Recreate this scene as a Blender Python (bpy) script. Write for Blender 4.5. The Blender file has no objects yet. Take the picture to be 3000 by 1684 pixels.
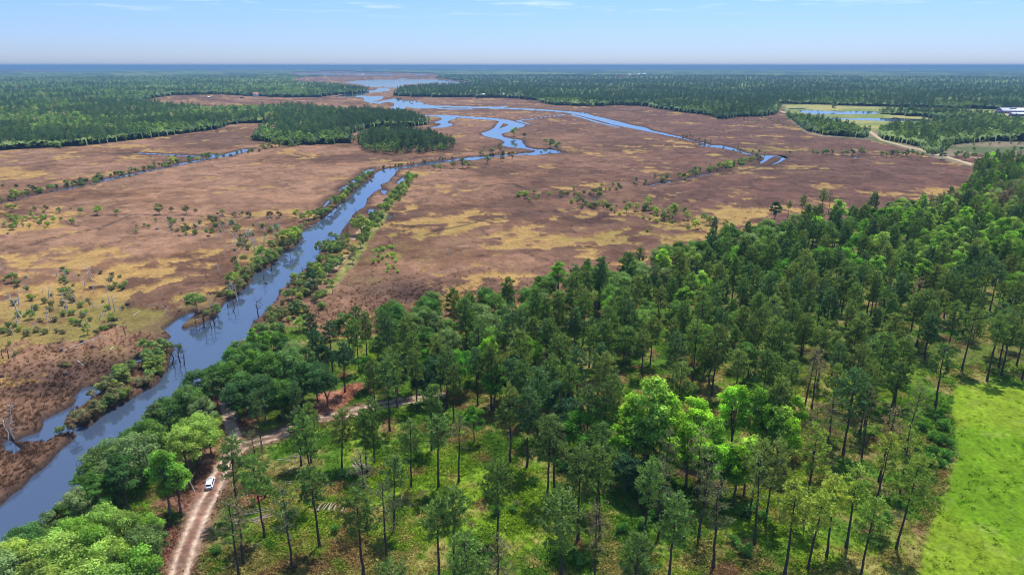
import bpy, math, random
import numpy as np
from mathutils import Vector, Matrix
R = math.radians
sc = bpy.context.scene
# ---------------------------------------------------------------- camera
CAM_H = 97.0; FPX = 2000.0; TH = R(18.0)
cam_data = bpy.data.cameras.new('camera'); cam = bpy.data.objects.new('camera', cam_data)
sc.collection.objects.link(cam); sc.camera = cam
cam.location = (0, 0, CAM_H); cam.rotation_euler = (R(90) - TH, 0, 0)
cam_data.sensor_width = 36.0; cam_data.lens = 36.0 * FPX / 3000.0
cam_data.clip_start = 0.5; cam_data.clip_end = 200000.0
# ---------------------------------------------------------------- light
SUN_EL, SUN_AZ = R(66), R(24)
HAZE_COL = (0.24, 0.44, 0.66, 1); HAZE_D = 1.0e-4
w = bpy.data.worlds.new('World'); sc.world = w; w.use_nodes = True
nt = w.node_tree; nt.nodes.clear()
wo = nt.nodes.new('ShaderNodeOutputWorld'); bg = nt.nodes.new('ShaderNodeBackground')
sky = nt.nodes.new('ShaderNodeTexSky'); sky.sky_type = 'NISHITA'; sky.sun_disc = False
sky.sun_elevation = SUN_EL; sky.sun_rotation = SUN_AZ
sky.altitude = 100; sky.air_density = 1.0; sky.dust_density = 0.25; sky.ozone_density = 3.0
def N(t, typ, **kw):
    n = t.nodes.new(typ)
    for k, v in kw.items(): setattr(n, k, v)
    return n
tint = N(nt, 'ShaderNodeMix', data_type='RGBA', blend_type='MULTIPLY'); tint.inputs[0].default_value = 1.0
tr_ = N(nt, 'ShaderNodeMapRange'); tr_.inputs['From Min'].default_value = 0.0; tr_.inputs['From Max'].default_value = 0.10
tg = N(nt, 'ShaderNodeMix', data_type='RGBA'); tg.inputs[6].default_value = (0.35, 0.43, 0.71, 1); tg.inputs[7].default_value = (0.36, 0.48, 0.80, 1)
tr2 = N(nt, 'ShaderNodeMapRange'); tr2.inputs['From Min'].default_value = 0.10; tr2.inputs['From Max'].default_value = 0.40
tg2 = N(nt, 'ShaderNodeMix', data_type='RGBA'); tg2.inputs[7].default_value = (0.95, 0.97, 1.04, 1)
nt.links.new(tr_.outputs[0], tg.inputs[0]); nt.links.new(tg.outputs[2], tg2.inputs[6]); nt.links.new(tr2.outputs[0], tg2.inputs[0]); nt.links.new(tg2.outputs[2], tint.inputs[7])
# a few fair-weather wisps: noise on the cloud plane high above
tc = N(nt, 'ShaderNodeTexCoord'); sx = N(nt, 'ShaderNodeSeparateXYZ')
nt.links.new(tc.outputs['Generated'], sx.inputs[0]); nt.links.new(sx.outputs['Z'], tr_.inputs['Value']); nt.links.new(sx.outputs['Z'], tr2.inputs['Value'])
mz = N(nt, 'ShaderNodeMath', operation='MAXIMUM'); mz.inputs[1].default_value = 0.02
nt.links.new(sx.outputs['Z'], mz.inputs[0])
dx = N(nt, 'ShaderNodeMath', operation='DIVIDE'); dy = N(nt, 'ShaderNodeMath', operation='DIVIDE')
for d_, s_ in ((dx, 'X'), (dy, 'Y')):
    nt.links.new(sx.outputs[s_], d_.inputs[0]); nt.links.new(mz.outputs[0], d_.inputs[1])
cx = N(nt, 'ShaderNodeCombineXYZ'); nt.links.new(dx.outputs[0], cx.inputs[0]); nt.links.new(dy.outputs[0], cx.inputs[1])
cn = N(nt, 'ShaderNodeTexNoise'); cn.inputs['Scale'].default_value = 0.62; cn.inputs['Detail'].default_value = 7
cn.inputs['Roughness'].default_value = 0.62
nt.links.new(cx.outputs[0], cn.inputs['Vector'])
cr = N(nt, 'ShaderNodeMapRange'); cr.inputs['From Min'].default_value = 0.53; cr.inputs['From Max'].default_value = 0.72
nt.links.new(cn.outputs['Fac'], cr.inputs['Value'])
hz = N(nt, 'ShaderNodeMapRange'); hz.inputs['From Min'].default_value = 0.058; hz.inputs['From Max'].default_value = 0.085
nt.links.new(sx.outputs['Z'], hz.inputs['Value'])
cm = N(nt, 'ShaderNodeMath', operation='MULTIPLY'); nt.links.new(cr.outputs[0], cm.inputs[0]); nt.links.new(hz.outputs[0], cm.inputs[1])
mx = N(nt, 'ShaderNodeMix', data_type='RGBA'); mx.inputs[7].default_value = (3.9, 4.6, 5.3, 1)
nt.links.new(sky.outputs[0], tint.inputs[6]); nt.links.new(cm.outputs[0], mx.inputs[0])
nt.links.new(tint.outputs[2], mx.inputs[6]); nt.links.new(mx.outputs[2], bg.inputs['Color'])
bg.inputs['Strength'].default_value = 0.15
nt.links.new(bg.outputs[0], wo.inputs['Surface'])
sd_ = bpy.data.lights.new('sun', 'SUN'); sun = bpy.data.objects.new('sun', sd_); sc.collection.objects.link(sun)
sd_.energy = 3.6; sd_.angle = R(0.55); sd_.color = (1.0, 0.955, 0.88)
sdir = Vector((math.sin(SUN_AZ) * math.cos(SUN_EL), math.cos(SUN_AZ) * math.cos(SUN_EL), math.sin(SUN_EL)))
sun.rotation_euler = sdir.to_track_quat('Z', 'Y').to_euler()
vs = sc.view_settings; vs.view_transform = 'Standard'; vs.look = 'None'; vs.exposure = 0.58; vs.gamma = 1.0; vs.use_curve_mapping = False
cy = sc.cycles
cy.max_bounces = 5; cy.diffuse_bounces = 2; cy.glossy_bounces = 2; cy.transmission_bounces = 2; cy.transparent_max_bounces = 4; cy.volume_bounces = 0
cy.use_denoising = True; cy.filter_width = 1.0; cy.denoiser = 'OPENIMAGEDENOISE'; cy.denoising_input_passes = 'RGB_ALBEDO_NORMAL'; cy.sample_clamp_indirect = 4.0

# ---------------------------------------------------------------- helpers
CT, ST = math.cos(TH), math.sin(TH)
CROP = {'A': (0, 150), 'B': (1000, 150), 'C': (2000, 150), 'D': (0, 600), 'F': (1000, 600), 'G': (2000, 600),
        'E': (0, 1123), 'H': (1000, 1123), 'I': (2000, 1123)}
K = 2.576
def cpx(tag, pts):
    """crop coordinates -> photo pixels (3000 wide)"""
    a = np.array(pts, float)
    if tag == 'P': return a
    o = CROP[tag]
    return np.stack([o[0] + a[:, 0] / K, o[1] + a[:, 1] / K], 1)
def unproj(p, z=0.0):
    """where the sight line through a photo point meets the level z"""
    p = np.atleast_2d(np.asarray(p, float))
    a = (p[:, 0] - 1500) / FPX; b = (p[:, 1] - 842) / FPX
    dyy = CT - b * ST; dz = np.minimum(-ST - b * CT, -0.0012)
    t = (CAM_H - z) / -dz
    return np.stack([a * t, dyy * t], 1)
def proj(x, y, z=0.0):
    zz = z - CAM_H
    depth = y * CT - zz * ST
    up = y * ST + zz * CT
    d = np.maximum(depth, 0.1)
    return 1500 + FPX * x / d, 842 - FPX * up / d, depth
def W(tag, pts, z=0.0): return unproj(cpx(tag, pts), z)
def hash2(ix, iy, seed):
    h = (ix.astype(np.int64) * 374761393 + iy.astype(np.int64) * 668265263 + seed * 974634777) & 0xffffffff
    h = ((h ^ (h >> 13)) * 1274126177) & 0xffffffff
    return ((h ^ (h >> 16)) & 0xffff) / 65535.0
def vnoise(x, y, s, seed):
    x = x / s; y = y / s
    ix = np.floor(x); iy = np.floor(y); fx = x - ix; fy = y - iy
    fx = fx * fx * (3 - 2 * fx); fy = fy * fy * (3 - 2 * fy)
    a = hash2(ix, iy, seed); b = hash2(ix + 1, iy, seed); c = hash2(ix, iy + 1, seed); d = hash2(ix + 1, iy + 1, seed)
    return (a + (b - a) * fx) * (1 - fy) + (c + (d - c) * fx) * fy
def fbm(x, y, s, seed, o=4, g=0.5):
    v = 0; a = 1; t = 0
    for i in range(o):
        v = v + a * vnoise(x + 17.3 * i, y - 9.1 * i, s / 2 ** i, seed + i * 31); t += a; a *= g
    return v / t
def ss(a, b, v):
    t = np.clip((v - a) / (b - a), 0, 1); return t * t * (3 - 2 * t)
def poly_sd(x, y, poly, reach=14.0, out=None):
    """signed distance (negative inside) to one polygon, only near it"""
    if out is None: out = np.full(x.shape, 1e4)
    lo = poly.min(0) - reach; hi = poly.max(0) + reach
    m = (x > lo[0]) & (x < hi[0]) & (y > lo[1]) & (y < hi[1])
    if not m.any(): return out
    px, py = x[m], y[m]
    d = np.full(px.shape, 1e8); ins = np.zeros(px.shape, bool)
    q = np.roll(poly, -1, 0)
    for (ax, ay), (bx, by) in zip(poly, q):
        ex, ey = bx - ax, by - ay
        L = ex * ex + ey * ey + 1e-9
        t = np.clip(((px - ax) * ex + (py - ay) * ey) / L, 0, 1)
        d = np.minimum(d, (px - ax - t * ex) ** 2 + (py - ay - t * ey) ** 2)
        c = (ay > py) != (by > py)
        if abs(by - ay) > 1e-12: ins ^= c & (px < (bx - ax) * (py - ay) / (by - ay) + ax)
    d = np.sqrt(d); d[ins] *= -1
    out[m] = np.minimum(out[m], d)
    return out
def inside(x, y, poly): return poly_sd(x, y, poly, 1.0) < 0
def line_d(x, y, line, reach=12.0):
    out = np.full(x.shape, 1e4)
    lo = line.min(0) - reach; hi = line.max(0) + reach
    m = (x > lo[0]) & (x < hi[0]) & (y > lo[1]) & (y < hi[1])
    px, py = x[m], y[m]; d = np.full(px.shape, 1e8)
    for (ax, ay), (bx, by) in zip(line[:-1], line[1:]):
        ex, ey = bx - ax, by - ay; L = ex * ex + ey * ey + 1e-9
        t = np.clip(((px - ax) * ex + (py - ay) * ey) / L, 0, 1)
        d = np.minimum(d, (px - ax - t * ex) ** 2 + (py - ay - t * ey) ** 2)
    out[m] = np.sqrt(d); return out
def smooth_line(p, n=4):
    p = np.asarray(p, float); out = []
    P = np.vstack([p[0], p, p[-1]])
    for i in range(1, len(P) - 2):
        for k in range(n):
            t = k / n
            out.append(0.5 * ((2 * P[i]) + (-P[i-1] + P[i+1]) * t + (2*P[i-1] - 5*P[i] + 4*P[i+1] - P[i+2]) * t*t + (-P[i-1] + 3*P[i] - 3*P[i+1] + P[i+2]) * t**3))
    out.append(p[-1]); return np.array(out)

# ---------------------------------------------------------------- the map, traced on the ground
WATER = [  # (tag, outline)
 ('E', [(-500,1250),(0,935),(40,900),(100,840),(180,790),(260,700),(340,640),(400,580),(470,500),(560,430),(600,385),(640,350),(700,320),(760,270),(830,210),(900,180),(980,130),(1060,85),(1130,50),(1190,15),(1240,-40),
        (1480,-60),(1460,60),(1400,160),(1320,240),(1230,330),(1150,400),(1080,460),(1010,520),(930,590),(850,660),(760,720),(680,790),(590,850),(500,900),(420,960),(350,1030),(290,1100),(250,1180),(200,1260),(100,1340),(-60,1420),(-500,1700)]),
 ('D', [(1080,1460),(1100,1400),(1180,1380),(1230,1330),(1230,1290),(1280,1250),(1290,1190),(1300,1130),(1340,1080),(1380,1010),(1440,960),(1430,925),(1500,915),(1560,880),(1640,850),(1660,800),(1690,760),(1710,730),(1800,700),(1830,650),(1880,610),(1910,580),(1920,530),(1960,510),(2060,460),(2120,400),(2150,350),(2230,320),(2280,260),(2290,200),(2380,150),(2450,100),(2500,60),(2600,-30),
        (2650,60),(2576,180),(2490,230),(2480,290),(2400,370),(2380,430),(2330,470),(2260,520),(2190,600),(2120,650),(2090,690),(2070,740),(2010,790),(1960,850),(1900,900),(1870,950),(1900,975),(1950,965),(1960,1010),(1900,1040),(1840,1030),(1790,1060),(1760,1100),(1740,1160),(1700,1220),(1640,1270),(1560,1330),(1520,1400),(1460,1460)]),
 ('B', [(-60,1500),(0,1350),(50,1290),(80,1240),(110,1210),(160,1190),(180,1160),(190,1110),(240,1070),(300,1040),(290,1010),(350,990),(370,960),(400,930),(410,905),(460,890),(560,870),(700,855),(800,840),(900,825),(1000,825),(1100,808),(1200,800),(1300,790),(1400,785),(1440,790),(1500,785),(1560,775),(1640,770),(1680,768),(1600,745),(1540,740),(1480,740),(1440,735),(1390,725),(1375,700),(1360,672),(1290,662),(1220,647),(1200,627),(1260,610),(1290,592),(1370,572),(1385,556),(1330,540),(1260,520),(1200,513),(1100,503),(1000,498),(900,492),(860,486),(720,484),(590,482),(590,488),(700,491),(800,497),(900,502),(1000,512),(1100,517),(1170,523),(1200,532),(1180,547),(1160,580),(1110,605),(1060,620),(1080,640),(1130,655),(1200,667),(1240,687),(1210,708),(1230,718),(1300,731),(1380,738),(1430,748),(1480,753),(1430,768),(1380,770),(1300,778),(1200,786),(1100,791),(1000,798),(900,809),(800,822),(700,835),(600,850),(500,867),(430,877),(360,882),(290,902),(260,925),(240,960),(170,1000),(100,1060),(40,1140),(-30,1190),(-130,1300)]),
 ('B', [(700,487),(760,503),(765,518),(740,527),(700,538),(745,546),(762,556),(720,570),(670,578),(700,583),(780,576),(830,563),(838,551),(795,541),(805,526),(855,511),(865,500),(832,491)]),
 ('B', [(1660,458),(1720,453),(1760,461),(1850,468),(1900,488),(2000,508),(2100,533),(2200,558),(2310,580),(2350,600),(2450,620),(2580,648),(2580,664),(2450,638),(2350,617),(2250,597),(2150,577),(2050,557),(1950,527),(1850,502),(1760,477),(1700,466)]),
 ('B', [(1740,476),(1840,503),(1930,530),(2010,550),(2120,575),(2110,580),(2000,560),(1920,540),(1830,512),(1730,484)]),
 ('B', [(1310,525),(1450,508),(1600,488),(1700,473),(1700,479),(1500,505),(1350,528),(1440,550),(1410,553),(1350,540)]),
 ('B', [(600,402),(700,412),(900,418),(1100,423),(1160,424),(1250,416),(1250,421),(1160,434),(1000,430),(800,424),(690,424)]),
 ('B', [(1180,427),(1500,440),(1690,455),(1690,462),(1500,448),(1180,433)]),
 ('B', [(720,428),(860,436),(985,436),(985,441),(860,443),(720,434)]),
 ('C', [(-5,648),(100,680),(170,690),(210,705),(300,712),(400,733),(470,762),(560,782),(600,784),(690,788),(770,788),(805,803),(775,825),(740,845),(700,857),(610,874),(600,870),(660,853),(710,828),(735,805),(700,797),(670,813),(620,847),(580,854),(530,866),(575,835),(605,812),(590,797),(470,778),(380,754),(300,738),(220,728),(110,712),(170,704),(120,692),(-5,664)]),
 ('C', [(-60,972),(60,950),(130,932),(290,901),(292,911),(150,946),(60,968),(-60,985)]),
 ('B', [(2310,1018),(2380,998),(2480,982),(2480,992),(2380,1010),(2330,1024)]),
 ('B', [(-60,345),(0,336),(60,318),(140,303),(210,298),(255,298),(280,283),(330,278),(365,290),(360,300),(300,307),(215,312),(165,330),(130,338),(240,343),(312,343),(300,362),(262,377),(290,382),(390,363),(440,353),(450,360),(422,375),(480,373),(560,378),(620,393),(605,404),(720,416),(720,432),(620,432),(560,432),(520,422),(482,417),(470,442),(410,442),(375,432),(408,412),(398,387),(330,384),(285,397),(230,392),(178,377),(178,352),(100,345)]),
 ('B', [(30,235),(150,224),(300,219),(480,216),(700,218),(850,226),(975,237),(900,247),(700,244),(560,248),(470,252),(440,277),(340,277),(320,264),(282,272),(200,267),(150,252),(60,242)]),
 ('B', [(-10,166),(60,168),(180,174),(380,177),(380,182),(180,181),(-10,173)]),
 ('B', [(440,208),(495,209),(490,214),(430,214)]),('B', [(560,172),(640,176),(640,180),(560,178)]),
 ('A', [(2230,169),(2400,172),(2580,174),(2580,180),(2400,178),(2230,174)]),
 ('A', [(400,147),(560,144),(690,142),(690,150),(560,156),(400,158)]),
 ('A', [(1545,148),(1680,146),(1670,151),(1560,153)]),
 ('A', [(430,1043),(520,1032),(590,1018),(690,998),(760,973),(900,943),(1040,918),(1180,888),(1280,868),(1380,843),(1500,823),(1580,798),(1570,785),(1600,780),(1680,783),(1750,763),(1830,743),(1920,733),(1875,752),(1800,777),(1740,792),(1745,800),(1640,802),(1560,817),(1480,837),(1390,857),(1300,877),(1190,897),(1060,927),(920,957),(770,987),(700,1007),(600,1027),(520,1047),(440,1057)]),
 ('A', [(-30,1160),(60,1128),(180,1101),(300,1076),(430,1048),(430,1062),(300,1085),(190,1110),(60,1137),(-30,1170)]),
 ('A', [(1030,766),(1300,781),(1500,790),(1600,797),(1500,799),(1300,789),(1040,773)]),
 ('B', [(-5,1045),(80,990),(150,935),(200,895),(245,888),(200,922),(130,962),(100,1002),(40,1032),(-5,1058)]),
 ('A', [(2435,1172),(2470,1130),(2540,1100),(2580,1072),(2580,1088),(2500,1130),(2450,1178)]),
 ('B', [(420,1005),(430,980),(480,943),(502,950),(462,987),(440,1002)]),('B', [(298,1048),(345,1053),(325,1087)]),
 ('B', [(205,1232),(212,1190),(248,1192),(228,1227)]),('B',[(350,1255),(375,1235),(382,1245),(365,1268)]),
 ('D', [(1255,942),(1310,900),(1380,848),(1445,818),(1452,835),(1395,882),(1340,932),(1345,945),(1440,940),(1440,965),(1400,1010),(1340,1080),(1300,1050),(1275,1015),(1330,992),(1295,962)]),
 ('D', [(590,1450),(650,1388),(730,1378),(790,1338),(850,1288),(920,1248),(980,1198),(1050,1165),(1062,1180),(992,1220),(932,1280),(860,1332),(770,1382),(700,1450)]),
 ('E', [(850,-10),(770,30),(700,40),(620,90),(612,130),(580,170),(540,190),(500,210),(420,250),(370,270),(372,320),(330,368),(280,390),(180,420),(165,432),(330,442),(380,412),(440,382),(500,372),(600,365),(660,350),(560,345),(490,352),(440,330),(462,300),(480,232),(560,202),(625,152),(692,102),(722,62),(800,22),(870,-20)]),
 ('E', [(30,450),(70,430),(110,470),(150,500),(130,540),(90,530),(60,500)]),
 ('B', [(1785,1115),(1800,1100),(1830,1105),(1825,1120)]),('B', [(1895,1130),(1905,1095),(1930,1105),(1935,1130)]),('B',[(1640,1102),(1660,1104),(1655,1112)]),
 ('C', [(780,428),(900,430),(940,436),(880,443),(800,437)]),
 ('C', [(870,448),(1000,446),(1200,453),(1400,453),(1475,458),(1482,470),(1380,477),(1200,480),(1000,477),(900,467)]),
 ('C', [(1065,502),(1200,505),(1400,506),(1600,503),(1800,513),(1895,527),(1700,532),(1500,527),(1300,520),(1100,514)]),
 ('C', [(1275,800),(1330,798),(1320,810),(1290,812)]),
]
ISLES = [('B', [(1182,592),(1262,561),(1266,549),(1217,546),(1192,575)]), ('B', [(230,378),(290,374),(290,386),(240,386)]),
         ('B', [(435,408),(458,406),(455,416),(438,416)]), ('B', [(520,388),(560,392),(540,402),(518,399)])]
WATERW = [W(t, p) for t, p in WATER]
ISLEW = [W(t, p) for t, p in ISLES]
INSET = {}
for i_, (t_, p_) in enumerate(WATER):
    if t_ == 'A' and p_[0][1] > 700: INSET[i_] = .6
    if (t_, p_[0]) in (('B', (1660,458)), ('C', (-5,648))): INSET[i_] = 2.4
    if (t_, p_[0]) in (('B', (1740,476)), ('C', (-60,972)), ('B', (1310,525))): INSET[i_] = 2.2
    if (t_, p_[0]) in (('B', (1785,1115)), ('B', (1895,1130)), ('C', (1275,800))): INSET[i_] = 1.5
for i_, (t_, p_) in enumerate(WATER):
    if (t_, p_[0]) in (('D', (590,1450)), ('E', (850,-10)), ('D', (1255,942)), ('B', (-5,1045))): INSET[i_] = -.9
def near_r(x, y): return np.hypot(x, y)
def water_sd(x, y):
    out = np.full(x.shape, 1e4)
    for i, p in enumerate(WATERW):
        reach = 14 if p[:, 1].min() < 1500 else 60
        if i in INSET: np.minimum(out, poly_sd(x, y, p, reach) + INSET[i], out=out)
        else: poly_sd(x, y, p, reach, out)
    for p in ISLEW:
        d = poly_sd(x, y, p, 5); out = np.maximum(out, np.where(d < 4, -d, -1e4))
    return out

# far woods (ground outlines)
WOODS = [
 ('A', [(-900,800),(0,755),(200,745),(450,735),(700,715),(900,690),(1100,665),(1300,640),(1500,615),(1650,595),(1750,558),(2000,546),(2070,556),(1960,590),(1900,650),(1885,682),(2000,692),(2150,722),(2400,714),(2576,706),(2700,704),(2640,640),(2776,592),(3140,576),(3260,556),(3216,530),(3130,505),(2876,480),(2576,462),(2400,446),(2200,436),(2050,440),(1600,450),(1250,420),(1080,400),(1080,372),(1300,338),(1500,332),(1700,333),(1850,343),(2150,353),(2400,353),(2576,330),(2670,322),(2780,303),(2785,290),(2576,262),(2400,250),(2200,236),(2210,215),(2300,196),(2560,190),(2576,184),(2200,182),(2200,160),(2700,150),(2700,118),(-900,118)]),
 ('B', [(100,690),(130,735),(200,775),(400,788),(600,788),(720,780),(860,755),(870,725),(750,680),(600,645),(300,635),(150,640)]),
 ('B', [(380,338),(450,346),(700,352),(900,352),(1100,357),(1300,360),(1470,377),(1500,391),(1600,411),(1900,422),(2100,412),(2300,422),(2400,442),(2576,466),(2776,490),(2826,515),(2906,520),(2996,500),(3176,500),(3296,480),(3326,430),(3320,403),(4276,430),(4576,436),(4900,446),(5600,450),(5600,118),(100,118),(100,160),(420,165),(700,172),(760,190),(700,205),(960,232),(990,243),(900,258),(640,264),(420,290)]),
 ('C', [(800,518),(920,610),(1050,640),(1380,665),(1425,645),(1390,615),(1230,575),(1150,555),(1000,528),(880,508)]),
 ('C', [(740,462),(790,515),(800,518),(880,508),(820,490)]),
 ('C', [(1450,640),(1480,672),(1600,695),(1750,728),(1880,800),(1990,772),(2050,715),(2300,692),(2800,692),(2800,560),(2400,535),(2200,530),(1950,548),(1600,585),(1480,600)]),
 ('C', [(1470,466),(1700,466),(2000,478),(2200,492),(2400,505),(2500,540),(2300,535),(1950,528),(1800,505),(1600,490),(1470,478)]),
]
WOODW = [W(t, p) for t, p in WOODS]
def wood_sd(x, y):
    out = np.full(x.shape, 1e4)
    for p in WOODW: poly_sd(x, y, p, 30, out)
    return out
# far-off clearings in the wood and the wet marsh seen through it
CLEAR = [W('A', p) for p in ([(0,153),(400,158),(700,150),(700,141),(300,140),(0,146)], [(1540,146),(1700,145),(1680,152),(1550,154)])] + \
        [W('B', p) for p in ([(2010,192),(2250,188),(2250,200),(2060,204)],)]
# dry land (savanna, pasture, near forest) on the right bank
DRY = W('P', [(-700,1900),(-100,1720),(60,1640),(150,1560),(260,1450),(350,1350),(440,1285),(520,1170),(590,1080),(640,1040),(690,1010),(740,985),(800,975),(880,960),(960,1000),(1080,990),(1400,945),(1700,860),(1960,780),(2150,728),(2350,675),(2600,640),(2760,620),(2830,560),(2850,545),(2835,530),(2850,510),(2900,500),(3000,495),(3300,470),(5200,460),(5200,1900)])
DRY2 = W('C', [(730,400),(800,520),(920,612),(1050,650),(1400,672),(1600,720),(1880,805),(2130,865),(2400,935),(2440,905),(2200,860),(2000,800),(2200,780),(2900,800),(5200,800),(5200,430),(2576,430),(1700,420),(770,400)])
LEVEE = W('B', [(560,925),(500,990),(440,1100),(390,1170),(330,1290),(250,1390),(200,1470),(130,1600),(40,1700),(-40,1790),(-100,1850),(-130,1830),(-40,1700),(60,1560),(140,1430),(250,1290),(320,1160),(400,1060),(480,975),(545,915)])
FIELD = W('P', [(2792,1150),(2830,1133),(2900,1138),(3000,1148),(3300,1150),(3500,1900),(2640,1900),(2690,1690),(2715,1590),(2755,1480),(2790,1400),(2806,1340),(2798,1270),(2788,1200)])
FARFIELD = W('C', [(770,403),(1200,415),(1700,428),(2400,443),(3200,455),(3200,525),(2576,530),(2400,515),(2200,490),(1950,545),(1800,560),(1500,592),(1440,610),(1200,548),(1050,530),(860,488),(780,455)])
TRACK = smooth_line(W('E', [(1330,1560),(1390,1350),(1440,1200),(1500,1060),(1560,920),(1610,830),(1660,700),(1720,605),(1790,535),(1860,485),(1950,455),(2080,420),(2180,370),(2300,318),(2450,285),(2576,258),(2700,228),(2900,180),(3080,150),(3220,130),(3330,112)]))
SPUR = smooth_line(W('E', [(1800,520),(1760,470),(1775,420),(1740,330),(1720,230),(1700,120),(1670,0)]))
FOOT = smooth_line(W('D', [(2380,650),(2440,570),(2500,510),(2560,460),(2620,380),(2660,300),(2700,230),(2760,160),(2800,100)]))
ROAD = smooth_line(W('C', [(735,452),(830,493),(870,507),(1050,540),(1150,547),(1250,565),(1380,598),(1440,630),(1500,675),(1600,705),(1700,732),(1800,752),(1880,778),(2000,808),(2100,838),(2200,870),(2300,898),(2400,922),(2520,960)]))
ROAD2 = smooth_line(W('C', [(1860,440),(2000,462),(2200,470),(2340,476),(2576,485),(3000,500)]))
DITCH = [smooth_line(W(t_, p_)) for t_, p_ in [('F', [(640,230),(780,190),(1000,140),(1150,100),(1400,75),(1600,60),(1800,30),(1960,-5),(2060,-30)]), ('B', [(1300,1010),(1420,1060),(1560,1085),(1800,1130),(1990,1190)]), ('D', [(250,310),(370,270),(560,225),(760,180),(840,150),(980,90)]),
  ('D', [(560,90),(900,85),(1300,92),(1800,100),(2300,96)]), ('B', [(1690,760),(1900,750),(2200,752),(2576,738)]), ('C', [(-20,742),(250,720)]), ('C', [(800,778),(1100,790),(1500,800),(1900,808)]), ('B', [(200,860),(420,830),(600,810),(900,780)]), ('C', [(600,870),(430,915),(300,935),(70,985),(-100,1020)]), ('B', [(1080,1030),(1250,1010),(1420,1045)]), ('B', [(880,1300),(1300,1265),(1500,1215)]), ('A', [(0,880),(300,850),(620,800),(1030,768)])]]
ROAD3 = smooth_line(W('C', [(2180,806),(2350,812),(2576,818),(3000,830)]))
BURN = [W('H', [(0,60),(60,30),(150,20),(170,60),(110,105),(30,110)])[:], W('P', [(700,1490),(725,1462),(762,1455),(775,1475),(752,1492),(720,1498)]),
        W('P', [(900,1210),(940,1160),(1000,1150),(1040,1165),(1010,1200),(940,1225)])]
# ---------------------------------------------------------------- materials
def mat(name):
    m = bpy.data.materials.new(name); m.use_nodes = True; t = m.node_tree
    b = t.nodes['Principled BSDF']; b.inputs['Specular IOR Level'].default_value = 0.25; b.inputs['Roughness'].default_value = 0.8
    return m, t, b
def simple(name, col, rough=0.7, spec=0.3, metal=0.0, noise=0.15, nscale=3.0):
    m, t, b = mat(name)
    b.inputs['Roughness'].default_value = rough; b.inputs['Specular IOR Level'].default_value = spec; b.inputs['Metallic'].default_value = metal
    c = N(t, 'ShaderNodeTexCoord'); n = N(t, 'ShaderNodeTexNoise'); n.inputs['Scale'].default_value = nscale; n.inputs['Detail'].default_value = 4
    t.links.new(c.outputs['Object'], n.inputs['Vector'])
    r = N(t, 'ShaderNodeMapRange'); r.inputs['To Min'].default_value = 1 - noise; r.inputs['To Max'].default_value = 1 + noise
    t.links.new(n.outputs['Fac'], r.inputs['Value'])
    x = N(t, 'ShaderNodeMix', data_type='RGBA', blend_type='MULTIPLY'); x.inputs[0].default_value = 1; x.inputs[6].default_value = (*col, 1)
    t.links.new(r.outputs[0], x.inputs[7]); t.links.new(x.outputs[2], b.inputs['Base Color'])
    return m
def ground_mat():
    m, t, b = mat('earth_and_grass'); b.inputs['Roughness'].default_value = 0.95; b.inputs['Specular IOR Level'].default_value = 0.05
    a = N(t, 'ShaderNodeAttribute', attribute_name='Col'); g = N(t, 'ShaderNodeAttribute', attribute_name='grain')
    c = N(t, 'ShaderNodeTexCoord')
    n1 = N(t, 'ShaderNodeTexNoise'); n1.inputs['Scale'].default_value = 0.9; n1.inputs['Detail'].default_value = 6; n1.inputs['Roughness'].default_value = 0.75
    n2 = N(t, 'ShaderNodeTexNoise'); n2.inputs['Scale'].default_value = 0.11; n2.inputs['Detail'].default_value = 5; n2.inputs['Roughness'].default_value = 0.65
    for n in (n1, n2): t.links.new(c.outputs['Object'], n.inputs['Vector'])
    r1 = N(t, 'ShaderNodeMapRange'); r1.inputs['From Min'].default_value = 0.3; r1.inputs['From Max'].default_value = 0.7
    r1.inputs['To Min'].default_value = 0.45; r1.inputs['To Max'].default_value = 1.6; t.links.new(n1.outputs['Fac'], r1.inputs['Value'])
    r2 = N(t, 'ShaderNodeMapRange'); r2.inputs['From Min'].default_value = 0.3; r2.inputs['From Max'].default_value = 0.7
    r2.inputs['To Min'].default_value = 0.70; r2.inputs['To Max'].default_value = 1.30; t.links.new(n2.outputs['Fac'], r2.inputs['Value'])
    mm = N(t, 'ShaderNodeMath', operation='MULTIPLY'); t.links.new(r1.outputs[0], mm.inputs[0]); t.links.new(r2.outputs[0], mm.inputs[1])
    mg = N(t, 'ShaderNodeMix', data_type='FLOAT'); mg.inputs[2].default_value = 1.0
    t.links.new(g.outputs['Fac'], mg.inputs[0]); t.links.new(mm.outputs[0], mg.inputs[3])
    x = N(t, 'ShaderNodeMix', data_type='RGBA', blend_type='MULTIPLY'); x.inputs[0].default_value = 1
    t.links.new(a.outputs['Color'], x.inputs[6]); t.links.new(mg.outputs[0], x.inputs[7]); t.links.new(x.outputs[2], b.inputs['Base Color'])
    return m
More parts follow.
